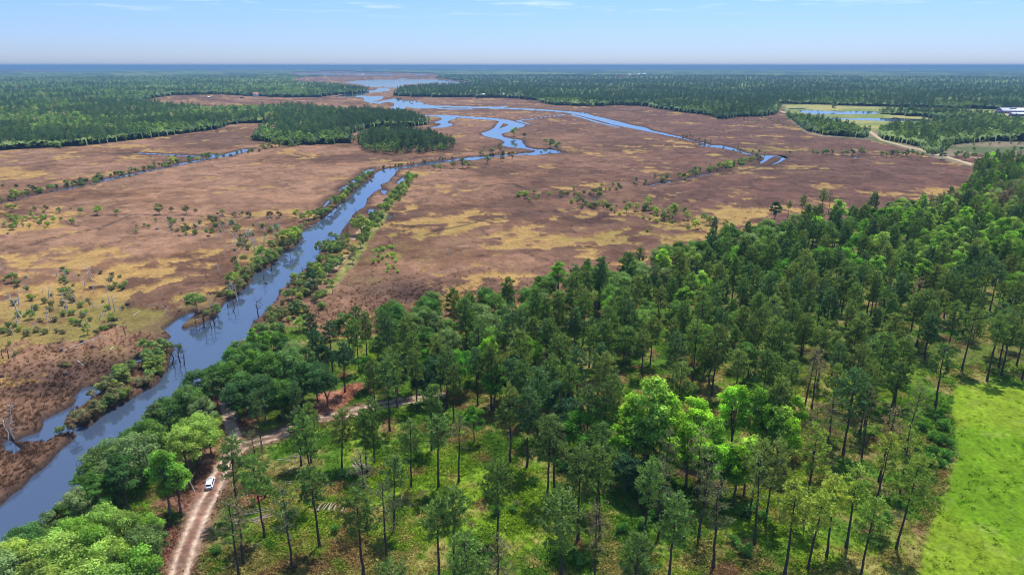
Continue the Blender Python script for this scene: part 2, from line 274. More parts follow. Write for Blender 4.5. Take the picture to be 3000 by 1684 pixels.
def leaf_mat(name, trans=0.25):
    """leaves: colour comes from the tree's own tint, each clump a little different"""
    m, t, b = mat(name)
    ti = N(t, 'ShaderNodeAttribute', attribute_type='INSTANCER', attribute_name='tint')
    lv = N(t, 'ShaderNodeAttribute', attribute_name='lv')
    x = N(t, 'ShaderNodeMix', data_type='RGBA', blend_type='MULTIPLY'); x.inputs[0].default_value = 1
    t.links.new(ti.outputs['Color'], x.inputs[6]); t.links.new(lv.outputs['Fac'], x.inputs[7])
    t.nodes.remove(b)
    d = N(t, 'ShaderNodeBsdfDiffuse'); tr = N(t, 'ShaderNodeBsdfTranslucent'); mx_ = N(t, 'ShaderNodeMixShader'); mx_.inputs[0].default_value = trans
    br = N(t, 'ShaderNodeMix', data_type='RGBA', blend_type='MULTIPLY'); br.inputs[0].default_value = 1; br.inputs[7].default_value = (1.15, 1.1, 0.6, 1)
    t.links.new(x.outputs[2], d.inputs[0]); t.links.new(x.outputs[2], br.inputs[6]); t.links.new(br.outputs[2], tr.inputs[0])
    t.links.new(d.outputs[0], mx_.inputs[1]); t.links.new(tr.outputs[0], mx_.inputs[2])
    o = t.nodes['Material Output']; t.links.new(mx_.outputs[0], o.inputs['Surface'])
    return m
def water_mat(name, base, bump, scale):
    m, t, b = mat(name)
    b.inputs['Base Color'].default_value = (*base, 1); b.inputs['Roughness'].default_value = 0.03; b.inputs['IOR'].default_value = 1.65
    b.inputs['Specular IOR Level'].default_value = 0.6
    c = N(t, 'ShaderNodeTexCoord'); mp = N(t, 'ShaderNodeMapping'); mp.inputs['Rotation'].default_value = (0, 0, 0.5); mp.inputs['Scale'].default_value = (1, 2.2, 1)
    t.links.new(c.outputs['Object'], mp.inputs['Vector'])
    n = N(t, 'ShaderNodeTexNoise'); n.inputs['Scale'].default_value = scale; n.inputs['Detail'].default_value = 5; n.inputs['Roughness'].default_value = 0.6
    t.links.new(mp.outputs[0], n.inputs['Vector'])
    bp = N(t, 'ShaderNodeBump'); bp.inputs['Strength'].default_value = bump; bp.inputs['Distance'].default_value = 0.25
    t.links.new(n.outputs['Fac'], bp.inputs['Height']); t.links.new(bp.outputs[0], b.inputs['Normal'])
    return m
M = dict(
    ground=ground_mat(), needles=leaf_mat('pine_needles', 0.42), leaves=leaf_mat('tree_leaves', 0.42), reedleaf=leaf_mat('reed_blades', 0.35),
    bark=simple('pine_bark', (0.075, 0.058, 0.05), 0.9, 0.1, noise=0.4), greybark=simple('grey_bark', (0.13, 0.115, 0.1), 0.9, 0.1, noise=0.3),
    ivy=simple('ivy_green', (0.04, 0.09, 0.015), 0.8, noise=0.5), dead=simple('bleached_wood', (0.55, 0.50, 0.44), 0.85, 0.1, noise=0.35),
    snag=simple('wet_dark_wood', (0.07, 0.05, 0.045), 0.8, 0.2, noise=0.4), log=simple('cut_wood', (0.42, 0.33, 0.26), 0.85, 0.1, noise=0.35),
    water=water_mat('river_water', (0.050, 0.072, 0.115), 0.022, 0.9),
    white=simple('white_paint', (0.80, 0.80, 0.79), 0.45, 0.5, noise=0.03), carwhite=simple('white_car_paint', (0.78, 0.79, 0.82), 0.22, 0.6, noise=0.02),
    glass=simple('dark_glass', (0.012, 0.014, 0.02), 0.08, 0.6, noise=0.02), rubber=simple('tyre_rubber', (0.02, 0.02, 0.02), 0.8, noise=0.1),
    silver=simple('silver_alloy', (0.55, 0.56, 0.58), 0.3, 0.5, 0.7, noise=0.03), grey=simple('grey_trim', (0.12, 0.12, 0.13), 0.6, noise=0.05),
    redlamp=simple('red_lamp', (0.5, 0.02, 0.02), 0.2, 0.5, noise=0.02), amber=simple('headlamp_glass', (0.8, 0.8, 0.82), 0.1, 0.5, noise=0.02),
    purple=simple('purple_metal', (0.16, 0.10, 0.30), 0.5, noise=0.05), tin=simple('white_tin_roof', (0.78, 0.77, 0.74), 0.4, 0.5, noise=0.05),
    terra=simple('orange_roof', (0.55, 0.17, 0.08), 0.8, noise=0.15), brown=simple('brown_boards', (0.16, 0.10, 0.06), 0.8, noise=0.2),
    turq=simple('turquoise_tarp', (0.05, 0.42, 0.55), 0.5, noise=0.05), burn=simple('burnt_ash', (0.24, 0.14, 0.12), 0.95, noise=0.4),
    steel=simple('galvanised_steel', (0.45, 0.46, 0.48), 0.5, noise=0.05), cliff=simple('peat', (0.05, 0.035, 0.03), 0.95, noise=0.3))
# ---------------------------------------------------------------- mesh building
def link(o, parent=None):
    sc.collection.objects.link(o)
    if parent is not None: o.parent = parent
    return o
def mesh_np(name, v, quads, mats, attrs=None, midx=None, smooth=False):
    me = bpy.data.meshes.new(name); v = np.asarray(v, np.float32); q = np.asarray(quads, np.int32)
    n = len(q); k = q.shape[1]
    me.vertices.add(len(v)); me.vertices.foreach_set('co', v.ravel())
    me.loops.add(n * k); me.loops.foreach_set('vertex_index', q.ravel())
    me.polygons.add(n); me.polygons.foreach_set('loop_start', np.arange(0, n * k, k, dtype=np.int32))
    if midx is not None: me.polygons.foreach_set('material_index', np.asarray(midx, np.int32))
    if smooth: me.polygons.foreach_set('use_smooth', np.ones(n, bool))
    for m in mats: me.materials.append(m)
    for an, (typ, dat) in (attrs or {}).items():
        a = me.attributes.new(an, typ, 'POINT')
        a.data.foreach_set('color' if typ == 'FLOAT_COLOR' else ('vector' if typ == 'FLOAT_VECTOR' else 'value'), np.ascontiguousarray(dat, np.float32 if typ != 'INT' else np.int32).ravel())
    me.update(calc_edges=True)
    return me
def tag(o, label=None, cat=None, group=None, kind=None):
    if label: o['label'] = label
    if cat: o['category'] = cat
    if group: o['group'] = group
    if kind: o['kind'] = kind
    return o
# ---------------------------------------------------------------- ground
GOLD = [(390,775,230,45,.40),(170,905,360,85,.50),(400,975,330,75,.34),(560,880,200,60,.15),(1250,700,180,40,.15),(1330,770,150,40,.12),(415,432,110,12,.30),(90,455,140,16,.25),(60,520,110,16,.22),(340,545,150,14,.10),
        (770,720,110,90,.30),(560,800,160,60,.18),(1210,745,190,60,.30),(1010,760,60,60,.35),(1820,690,190,42,.36),(1480,780,110,24,.28),(2070,655,110,48,.5),(2500,580,170,30,.20),(2790,562,60,16,.6),
        (2250,527,110,9,.3),(2250,440,100,12,.22),(2260,400,50,8,.3),(1890,410,50,12,.22),(2600,500,260,30,.08),(1560,600,300,30,-.1),(600,560,500,70,-.12),(1500,500,300,100,-.15),(2000,380,400,40,-.08),(1020,980,120,60,.15),(100,690,120,30,.2)]
GREEN = [(1850,700,230,45,.5),(1250,730,200,60,.4),(160,960,320,80,.8),(450,930,180,50,.7),(430,1020,260,60,.7),(760,720,100,80,.5),(1150,740,110,50,.45),(1080,810,60,40,.7),(1850,580,120,18,.6),(2000,640,160,40,.35),(1090,880,110,60,.3),(2250,500,300,50,.3),(2250,440,130,20,.6)]
DARK = [(1170,860,190,50,1.0),(300,1085,200,45,1.1),(480,1010,80,40,.6),(120,1140,180,40,.9),(80,1330,160,120,1.0),(420,960,90,30,.6),(870,890,120,80,.5),(1750,650,120,18,.5),(1500,570,140,26,.3),(660,870,60,20,.8),(2500,520,300,60,.25)]
def splat(px, py, L):
    v = 0
    for (cx_, cy_, rx, ry, a) in L:
        v = v + a * np.exp(-(((px - cx_) / rx) ** 2 + ((py - cy_) / ry) ** 2))
    return v
def lerp(a, b, t): return a + (b - a) * t[:, None]
def lerp_s(a, b, t): return a + (b - a) * t
def C3(c, n): return np.tile(np.array(c, float), (n, 1))
def ground_at(x, y, full=True):
    x = np.asarray(x, float); y = np.asarray(y, float); n = len(x)
    r = near_r(x, y); sd = water_sd(x, y)
    px, py, dep = proj(x, np.maximum(y, 1), 0.0); ok = dep > 1
    far = y > 20
    dry = poly_sd(x, y, DRY, 10); dry2 = poly_sd(x, y, DRY2, 30) if (y > 500).any() else np.full(n, 1e4)
    lev = poly_sd(x, y, LEVEE, 6)
    edge = 7 * (fbm(x, y, 14, 5) - .5)
    dm = 1 - ss(-2, 3, np.minimum(dry, dry2) + edge * .6)
    lm = 1 - ss(-1.5, 1.5, lev + edge * .25)
    # marsh patches
    b1 = fbm(x, y, 38, 11, 5); b2 = fbm(x, y, 9, 12, 4); b3 = fbm(x, y, 2.2, 13, 3); b4 = fbm(x, y, 160, 14, 3)
    g = (b1 - .5) * 1.5 + (b2 - .5) * lerp_s(1.2, .6, ss(350, 800, r)) + (b3 - .5) * .25 + splat(px, py, GOLD) - .10
    gold = ss(.13, .27, g) * (.72 + .28 * ss(.3, .6, b3 * .5 + b2 * .5))
    grn = np.clip(splat(px, py, GREEN) + (b2 - .5) * 1.0, 0, 1)
    dk = np.clip(splat(px, py, DARK) + (b1 - .5) * .7, 0, 1)
    dd = np.full(n, 1e4)
    for L_ in DITCH: dd = np.minimum(dd, line_d(x, y, L_, 40))
    dw = np.clip(r * .0028, 1.0, 4.0); dl = np.exp(-(dd / dw) ** 2) * (.45 + .9 * b2); g = g + .22 * np.exp(-(dd / (dw * 4)) ** 2) * (b2 > .45); gold = ss(.13, .27, g) * (.72 + .28 * ss(.3, .6, b3 * .5 + b2 * .5))
    fringe = (1 - ss(3, 9 + 8 * (b2 - .5), sd)) * ss(2600, 900, r)
    dk = np.maximum(dk, fringe * .8); gold = gold * (1 - .8 * fringe) * (1 - .5 * dk)
    amp = np.clip(1.15 - r / 1600, 0.16, 1)
    reed = 1 - gold
    b6 = fbm(x, y, 24, 17, 4); stp = ss(.47, .53, b6) * reed; h = .18 - .3 * dl * amp + amp * (.45 * stp + reed * (.75 + .8 * (b2 - .5) + .6 * (b3 - .5)) + gold * .12)
    # dry land
    hd = 1.1 + 1.0 * (fbm(x, y, 45, 21, 3) - .5) + np.where(r < 500, .35 * (b3 - .5), 0)
    fld = poly_sd(x, y, FIELD, 12)
    fm = 1 - ss(-.6, .8, fld + 1.6 * (b3 - .5)); ff = 1 - ss(-4, 4, poly_sd(x, y, FARFIELD, 30))
    tr = line_d(x, y, TRACK); sp = line_d(x, y, SPUR); ft = line_d(x, y, FOOT, 6)
    wob = 1.6 * (fbm(x, y, 5, 23) - .5)
    wid = 2.1 + .5 * ss(165, 125, y)
    tm = 1 - ss(-.4, .9, np.minimum(tr - wid, np.minimum(sp - 1.6, ft - 1.1)) + wob)
    rut = np.exp(-((tr - 1.4) / .45) ** 2) * ss(200, 150, r)
    rd = np.minimum(line_d(x, y, ROAD, 30) - 2.2, np.minimum(line_d(x, y, ROAD2, 30) - 7, line_d(x, y, ROAD3, 20) - 2.0))
    rm = 1 - ss(-.5, 2.0, rd)
    hd = hd - .25 * rut * tm - .1 * tm - fm * .35 * (b3 - .5)
    h = h * (1 - dm) + hd * dm
    h = h * (1 - lm) + 1.5 * lm
    wd = np.clip(r * .0012, .9, 5)
    bank = ss(-.15, 1.3, sd / wd + .5 * (b3 - .5) * ss(1500, 500, r))
    h = -.9 + (h + .9) * bank
    if not full: return h
    # colours (albedo, plus shade painted at the marsh reed steps)
    br = C3((.19, .098, .050), n); lt = C3((.255, .140, .080), n); pu = C3((.128, .066, .044), n); dr = C3((.058, .034, .026), n)
    rt = ss(900, 2300, px + 500 * (b4 - .5)) * ss(380, 520, py + 260)
    b5 = fbm(x, y, 75, 15, 5); c = lerp(br, lt, ss(.42, .62, b5)); c = lerp(c, C3((.125, .068, .042), n), ss(.48, .34, b5) * .8); c = lerp(c, pu, .95 * rt); c = lerp(c, dr, .85 * dk)
    c = c * (.62 + .62 * b2)[:, None] * (.75 + .5 * b3)[:, None] * (.86 + .22 * stp)[:, None] * (1 - .35 * np.exp(-((b6 - .475) / .012) ** 2) * ss(1500, 600, r))[:, None]  # last factor paints a dark shade line along the foot of the reed steps
    gc = lerp(C3((.36, .215, .070), n), C3((.185, .155, .038), n), np.clip(grn * 1.1, 0, 1))
    gc = gc * (.8 + .4 * b2)[:, None]
    ol = C3((.13, .098, .036), n)
    c = lerp(c, gc, gold * .9); c = lerp(c, ol, np.clip(grn - .25, 0, 1) * .7 * (1 - gold) * ss(.35, .6, b2))
    mud = C3((.045, .032, .028), n); c = lerp(c, mud, np.clip(dl, 0, .85)); c = lerp(c, mud, (1 - ss(0.3, 2.0, sd / wd)) * ss(1800, 700, r))
    # woodland floor
    p1 = fbm(x, y, 16, 31, 5); p2 = fbm(x, y, 5, 32, 4); p3 = fbm(x, y, 1.3, 33, 2)
    fl = lerp(C3((.062, .125, .013), n), C3((.14, .22, .015), n), ss(.42, .68, p1 + .3 * (p2 - .5)))
    litter = ss(.52, .66, p2 * .45 + p3 * .2 + .35 * fbm(x, y, 30, 34) + .10 * ss(1560, 1680, py) + .03)
    fl = lerp(fl, C3((.22, .165, .06), n), litter * .75)
    red = ss(.62, .74, fbm(x, y, 7, 35, 4)); fl = lerp(fl, C3((.17, .085, .05), n), red * .7)
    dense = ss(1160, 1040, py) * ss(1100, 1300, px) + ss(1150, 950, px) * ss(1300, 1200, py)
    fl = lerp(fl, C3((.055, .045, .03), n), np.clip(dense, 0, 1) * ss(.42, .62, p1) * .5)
    fl = fl * (.7 + .6 * p3)[:, None]
    br_t = 1 - ss(2.0, 5.5, tr + 2 * (p2 - .5)); fl = lerp(fl, C3((.20, .10, .08), n), br_t * .75 * (px < 1100))
    lf = 1 - ss(2, 8, poly_sd(x, y, W('E', [(1250,1060),(1100,1020),(1080,980),(1200,960),(1330,820),(1450,720),(1560,620),(1640,420),(1660,250),(1640,130),(1700,110),(1780,200),(1830,330),(1800,380),(1700,480),(1640,600),(1560,800),(1480,960),(1350,1180),(1290,1300),(1250,1200)]), 10))
    fl = lerp(fl, C3((.19, .085, .065), n) * (.7 + .6 * p3)[:, None], lf * ss(.3, .5, p2) * .85)
    for q in BURN: fl = lerp(fl, C3((.30, .14, .09), n) * (.6 + .8 * p3)[:, None], 1 - ss(-.5, 1.0, poly_sd(x, y, q if q is not BURN[0] else q, 5) + 2 * (p3 - .5)))
    strip = np.where((sp < 1.6) | (ft < 2), .55, np.exp(-((tr - 1.4 + .8 * (p2 - .5)) / .55) ** 2) * (.55 + .8 * p3)); tc_ = lerp(C3((.19, .115, .08), n), C3((.46, .34, .25), n), np.clip(strip * 1.15 + .5 * (p3 - .5), 0, 1)); mid_ = np.exp(-(tr / .75) ** 2) * ss(.25, .5, p2); fl = lerp(fl, tc_ * (.7 + .6 * p2)[:, None], tm * (1 - .85 * mid_) * ss(.18, .5, p3 * .6 + p2 * .4 + .12 * tm))
    fc = lerp(C3((.10, .19, .008), n), C3((.155, .225, .014), n), ss(.4, .66, fbm(x, y, 22, 41, 5) + .05 * ss(1300, 1650, py)))
    fc = lerp(fc, C3((.19, .21, .05), n), .3 * ss(.6, .75, fbm(x, y, 3.5, 42, 3))) * (.8 + .4 * p3)[:, None]
    fc = fc * (1 + .05 * np.sin((x * .93 - y * .36) * 1.9))[:, None]; fl = lerp(fl, fc, fm)
    fr = lerp(C3((.17, .20, .05), n), C3((.30, .27, .09), n), ss(.4, .6, fbm(x, y, 60, 44, 3)))
    scr = lerp(C3((.09, .11, .04), n), C3((.19, .15, .09), n), ss(.4, .6, fbm(x, y, 40, 45, 3)))
    fl = lerp(fl, scr, (dry2 < 10) * 1.0); fl = lerp(fl, fr, ff)
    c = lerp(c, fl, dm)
    c = lerp(c, lerp(C3((.10, .145, .02), n), C3((.22, .19, .065), n), ss(.40, .55, p2)) * (.7 + .6 * p3)[:, None], lm * ss(.38, .55, p2 + .2 * lm))
    c = lerp(c, C3((.36, .27, .17), n) * (.8 + .4 * p3)[:, None], tm * (ft < 3) * ss(.45, .6, p2))
    c = lerp(c, C3((.46, .34, .21), n), rm)
    cls = np.zeros(n, int); cls[dm > .5] = 1; cls[(fm > .5)] = 2; cls[(ff > .5)] = 5; cls[lm > .5] = 6
    cls[(tm > .5) & ((dm > .5) | (lm > .5))] = 3; cls[rm > .5] = 4
    grain = np.where(rm > .5, .3, .9) * np.where(fm > .5, .85, 1.0) * np.where(dm < .5, .9, 1.0)
    return h, c, cls, grain
CLS = ['marsh', 'woodland_floor', 'pasture', 'dirt_track', 'sand_road', 'grass_field', 'grassy_levee']
azs = np.concatenate([np.linspace(-180, -45, 28)[:-1], np.arange(-45, 45.01, 0.098), np.linspace(45, 180, 28)[1:]])
dp = []; d_ = 56.0
while d_ > 0.09:
    dp.append(d_); d_ -= 0.115 if d_ > 20 else (0.085 if d_ > 10 else 0.048 if d_ > .6 else 0.03)
rr = np.concatenate([[0.5, 20, 45], CAM_H / np.tan(np.radians(dp)), [90000.0]])
A_, R_ = np.meshgrid(np.radians(azs), rr, indexing='ij')
X = (np.sin(A_) * R_).ravel(); Y = (np.cos(A_) * R_).ravel()
na, nr = len(azs), len(rr)
Hh, Cc, Cl, Gr = ground_at(X, Y)
Gi = np.arange(na * nr).reshape(na, nr)
Q = np.stack([Gi[:-1, :-1], Gi[1:, :-1], Gi[1:, 1:], Gi[:-1, 1:]], -1).reshape(-1, 4)
V = np.stack([X, Y, Hh], 1)
qc = Cl[Q[:, 0]]
def sub_mesh(name, sel, V, C, G, mats, smooth=True):
    q = Q[sel]; u, inv = np.unique(q, return_inverse=True)
    col = np.concatenate([C[u], np.ones((len(u), 1))], 1)
    return mesh_np(name, V[u], inv.reshape(-1, 4)[:, ::-1], mats, {'Col': ('FLOAT_COLOR', col), 'grain': ('FLOAT', G[u])}, smooth=smooth)
for k, nm in enumerate(CLS):
    s = qc == k
    if s.any(): tag(link(bpy.data.objects.new(nm, sub_mesh(nm, s, V, Cc, Gr, [M['ground']]))), kind='structure')
# water sheets
def water_sheet(name, polys, z=0.0):
    cells = set()
    for p in polys:
        S = 60.0 if p[:, 1].max() < 3000 else 400.0
        lo = np.floor((p.min(0) - 15) / S).astype(int); hi = np.ceil((p.max(0) + 15) / S).astype(int)
        for i in range(lo[0], hi[0]):
            for j in range(lo[1], hi[1]): cells.add((i, j, S))
    # the fine cells that a coarse one already covers are dropped
    coarse = [(i * s, j * s, s) for i, j, s in cells if s > 100]
    v = []; q = []
    for i, j, s in sorted(cells):
        x0, y0 = i * s, j * s
        if s < 100 and any(cx_ - s < x0 < cx_ + cs and cy_ - s < y0 < cy_ + cs for cx_, cy_, cs in coarse): continue
        b = len(v); v += [(x0, y0, z), (x0 + s, y0, z), (x0 + s, y0 + s, z), (x0, y0 + s, z)]; q.append((b, b + 1, b + 2, b + 3))
    return tag(link(bpy.data.objects.new(name, mesh_np(name, v, q, [M['water']]))), kind='structure')
ponds = [W(t, p) for t, p in WATER if t == 'C' and p[0][0] > 700]
pid = set(tuple(p[0]) for p in ponds)
water_sheet('river', [p for p in WATERW if tuple(p[0]) not in pid])
water_sheet('pond', ponds)
# far woods: lumpy canopy that rises out of the ground
rr2 = near_r(X, Y)
ws = wood_sd(X, Y)
beyond = (rr2 > 14000)
clr = np.full(X.shape, 1e4)
for p in CLEAR: poly_sd(X, Y, p, 100, clr)
wm = ((ws < -3) | beyond) & (clr > 0) & (rr2 > 900)
lump = fbm(X, Y, 26, 61, 3) + .5 * (hash2((X * 3).astype(int), (Y * 3).astype(int), 5) - .5)
hc = 7.0 + 7 * (lump - .4) + 5 * (fbm(X, Y, 400, 62, 3) - .5)
hw = np.where(wm, hc, -2.0)
WV = np.stack([X, Y, hw], 1)
t1 = .6 * fbm(np.degrees(np.arctan2(X, np.maximum(Y, 1))) * 40, np.log(rr2 + 1) * 700, 110, 63, 4) + .4 * fbm(X, Y, 900, 63, 4); t2 = fbm(X, Y, 140, 64, 3)
wc = lerp(C3((.05, .085, .035), len(X)), C3((.15, .20, .06), len(X)), ss(.42, .62, t1 * .6 + t2 * .4)) * (.7 + .6 * lump)[:, None]
sel = wm[Q].sum(1) >= 3
o = tag(link(bpy.data.objects.new('distant_forest', sub_mesh('distant_forest', sel, WV, wc, Gr * 0 + .5, [M['ground']], False))),
        'hazy dark green forest reaching to the horizon', 'forest', kind='stuff')
# ---------------------------------------------------------------- plants
class Geo:
    def __init__(s): s.v = []; s.q = []; s.lv = []; s.n = 0
    def add(s, v, q, lv):
        v = np.asarray(v, float); s.v.append(v); s.q.append(np.asarray(q, int) + s.n); s.n += len(v)
        s.lv.append(np.broadcast_to(np.asarray(lv, float), (len(v),)).copy())
    def tube(s, pts, rad, k=5):
        pts = np.asarray(pts, float); rad = np.asarray(rad, float); m = len(pts)
        d = np.gradient(pts, axis=0); d /= np.linalg.norm(d, axis=1)[:, None] + 1e-9
        ref = np.where(np.abs(d[:, 2:3]) > .9, [[1, 0, 0]], [[0, 0, 1]])
        a = np.cross(d, ref); a /= np.linalg.norm(a, axis=1)[:, None] + 1e-9; b = np.cross(d, a)
        an = np.arange(k) * 2 * np.pi / k
        ring = pts[:, None] + rad[:, None, None] * (np.cos(an)[None, :, None] * a[:, None] + np.sin(an)[None, :, None] * b[:, None])
        q = []
        for i in range(m - 1):
            for j in range(k): q.append((i * k + j, i * k + (j + 1) % k, (i + 1) * k + (j + 1) % k, (i + 1) * k + j))
        s.add(ring.reshape(-1, 3), q, 1.0)
    def cards(s, c, nrm, su, sv, rng, lv):
        n = len(c); nrm = nrm / (np.linalg.norm(nrm, axis=1)[:, None] + 1e-9)
        r = rng.normal(size=(n, 3)); u = np.cross(nrm, r); u /= np.linalg.norm(u, axis=1)[:, None] + 1e-9; w_ = np.cross(nrm, u)
        su = np.broadcast_to(su, (n,))[:, None]; sv = np.broadcast_to(sv, (n,))[:, None]
        bow = nrm * su * .25
        v = np.stack([c - u * su - bow, c - w_ * sv + bow, c + u * su - bow, c + w_ * sv + bow], 1).reshape(-1, 3)
        s.add(v, np.arange(4 * n).reshape(n, 4), np.repeat(lv, 4))
    def blades(s, c, d, L, wd, rng, lv):
        """narrow blades that start at c and run along d"""
        n = len(c); d = d / (np.linalg.norm(d, axis=1)[:, None] + 1e-9)
        u = np.cross(d, rng.normal(size=(n, 3))); u /= np.linalg.norm(u, axis=1)[:, None] + 1e-9
        L = np.broadcast_to(L, (n,))[:, None]; wd = np.broadcast_to(wd, (n,))[:, None]
        v = np.stack([c - u * wd * .5, c + d * L * .5 - u * wd, c + d * L, c + d * L * .5 + u * wd], 1).reshape(-1, 3)
        s.add(v, np.arange(4 * n).reshape(n, 4), np.repeat(lv, 4))
    def mesh(s, name, m): return mesh_np(name, np.concatenate(s.v), np.concatenate(s.q), [m], {'lv': ('FLOAT', np.concatenate(s.lv))})
def merged(name, parts):
    """one mesh from (Geo, material) pairs"""
    v = []; q = []; lv = []; mi = []; n = 0
    for i, (g, m) in enumerate(parts):
        vv = np.concatenate(g.v); qq = np.concatenate(g.q) + n; n += len(vv); v.append(vv); q.append(qq); lv.append(np.concatenate(g.lv)); mi.append(np.full(len(qq), i))
    return mesh_np(name, np.concatenate(v), np.concatenate(q), [m for _, m in parts], {'lv': ('FLOAT', np.concatenate(lv))}, np.concatenate(mi))
def unit(a): return a / (np.linalg.norm(a, axis=-1, keepdims=True) + 1e-9)
def pine(seed, H=21, base=.5, Rm=3.3, dens=1.0, tuft=12, size=1.0, lean=.03, thin=False):
    """long bare trunk, open rounded crown of needle tufts at the branch ends"""
    g = np.random.default_rng(seed); T = Geo(); Cn = Geo()
    la = g.uniform(0, 6.28); lx, ly = math.cos(la) * lean * H, math.sin(la) * lean * H
    tz = np.linspace(0, H * .97, 9); f = tz / H
    tp = np.stack([lx * f ** 1.5 + g.normal(0, .06, 9) * (f > 0), ly * f ** 1.5 + g.normal(0, .06, 9) * (f > 0), tz], 1)
    T.tube(tp, (.30 - .25 * f) * (1 + .35 * (f == 0)) * (H / 21), 6)
    def at(z): return np.array([np.interp(z, tz, tp[:, 0]), np.interp(z, tz, tp[:, 1]), z])
    for k in range(3):   # dead stubs below the crown
        z = H * base * g.uniform(.65, 1); a = g.uniform(0, 6.28); p = at(z); T.tube([p, p + [math.cos(a) * 1.1, math.sin(a) * 1.1, .1]], [.05, .02], 3)
    nb = int(34 * dens); tc = []; td = []
    for i in range(nb):
        t = (i + g.uniform(0, 1)) / nb; z = H * (base + (1 - base) * t * .97)
        prof = (math.sin(math.pi * min(1, .16 + .80 * t)) ** .75) * (1 - .15 * t)
        L = Rm * prof * g.uniform(.65, 1.2); a = i * 2.4 + g.uniform(-.5, .5)
        p = at(z); up = .15 + .75 * t
        e = p + np.array([math.cos(a) * L, math.sin(a) * L, L * up * .6]); m_ = (p + e) / 2 + [0, 0, -.1 * L]
        T.tube([p, m_, e], [.075, .05, .02], 3)
        nt_ = max(2, int(L * 2.1))
        for j in range(nt_):
            s_ = .42 + .62 * (j + g.uniform(0, 1)) / nt_; q = p + (e - p) * s_ + g.normal(0, .30, 3) * [1, 1, .6]
            tc.append(q); td.append(e - p)
    tc = np.array(tc); td = unit(np.array(td)); n = len(tc)
    lvt = g.uniform(.6, 1.35, n)
    for j in range(tuft):
        d = unit(g.normal(size=(n, 3)) + td * .5 + [0, 0, .45])
        Cn.blades(tc + g.normal(0, .16, (n, 3)), d, g.uniform(.45, .8, n) * size, .085 * size * g.uniform(.7, 1.3, n) * (1.5 if not thin else .9), g, lvt * g.uniform(.8, 1.2, n))
    return T, Cn
def broadleaf(seed, H=15, Rm=5, base=.22, lobes=34, per=165, leaf=.235, tall=1.0, cone=0.0, gap=.0, bark='greybark'):
    """spreading limbs, each ending in a cluster of leaves"""
    g = np.random.default_rng(seed); T = Geo(); Cn = Geo()
    zc = H * (base + (1 - base) * .5); hz_ = H * (1 - base) * .5
    tp = np.array([[0, 0, 0], g.normal(0, .15, 3) * [1, 1, 0] + [0, 0, H * base], g.normal(0, .4, 3) * [1, 1, 0] + [0, 0, H * .55], g.normal(0, .5, 3) * [1, 1, 0] + [0, 0, H * .8]])
    T.tube(tp, np.array([.34, .24, .14, .05]) * H / 15, 6)
    u = g.normal(size=(lobes, 3)); u = unit(u); u[:, 2] = np.abs(u[:, 2]) * g.choice([1, 1, 1, -.55], lobes)
    rad = g.uniform(.5, .9, lobes) ** .7
    c = u * rad[:, None] * [Rm, Rm, hz_]
    if cone: c[:, :2] *= (1 - cone * np.clip(c[:, 2:3] / hz_, -1, 1)) 
    c[:, 2] += zc; lr = Rm * g.uniform(.24, .40, lobes) * (1 - .3 * cone * (c[:, 2] - zc) / hz_)
    lob_v = g.uniform(.62, 1.32, lobes)
    for i in range(lobes):
        z0 = H * g.uniform(base * .9, .6); z0 = min(z0, c[i, 2] - .3)
        p = np.array([np.interp(z0, tp[:, 2], tp[:, 0]), np.interp(z0, tp[:, 2], tp[:, 1]), z0])
        if i % 2 == 0: T.tube([p, (p + c[i]) / 2 + [0, 0, .08 * H * g.uniform(-.5, 1)], c[i]], [.10 * H / 15, .06 * H / 15, .02], 3)
        m = int(per * (lr[i] / (Rm * .32)) ** 2); d = unit(g.normal(size=(m, 3))); d[:, 2] = np.where(d[:, 2] < -.35, -d[:, 2], d[:, 2])
        rr_ = lr[i] * g.uniform(.55, 1.12, m) * (1 + .18 * np.sin(d[:, 0] * 7 + i) * np.cos(d[:, 1] * 6))
        pos = c[i] + d * rr_[:, None] * [1, 1, .8 * tall]
        Cn.cards(pos, d + g.normal(0, .55, (m, 3)) + [0, 0, .35], leaf * g.uniform(.6, 1.2, m), leaf * g.uniform(.5, .9, m), g, lob_v[i] * g.uniform(.72, 1.3, m))
    return T, Cn
def dead_tree(seed, H=9, n=9, spread=.5):
    g = np.random.default_rng(seed); T = Geo()
    top = np.array([g.normal(0, .08) * H, g.normal(0, .08) * H, H])
    pts = np.array([[0, 0, -.2], top * .35 + g.normal(0, .35, 3), top * .7 + g.normal(0, .6, 3), top + g.normal(0, .7, 3)]); T.tube(pts, np.array([.34, .24, .15, .05]) * H / 9, 5)
    for i in range(n):
        f = g.uniform(.3, .95); p = np.array([np.interp(f * H, pts[:, 2], pts[:, k]) for k in range(3)]); a = g.uniform(0, 6.28); L = H * spread * g.uniform(.35, 1) * (1.15 - f * .6)
        e = p + [math.cos(a) * L, math.sin(a) * L, L * g.uniform(-.1, .8)]; m_ = (p + e) / 2 + g.normal(0, .2 * L, 3)
        T.tube([p, m_, e], [.09 * H / 9, .06 * H / 9, .02], 4)
        for k in range(3):
            s_ = m_ + (e - m_) * g.uniform(0, 1); T.tube([s_, s_ + g.normal(0, .22 * L, 3) + [0, 0, .08 * L]], [.035, .012], 3)
    return T
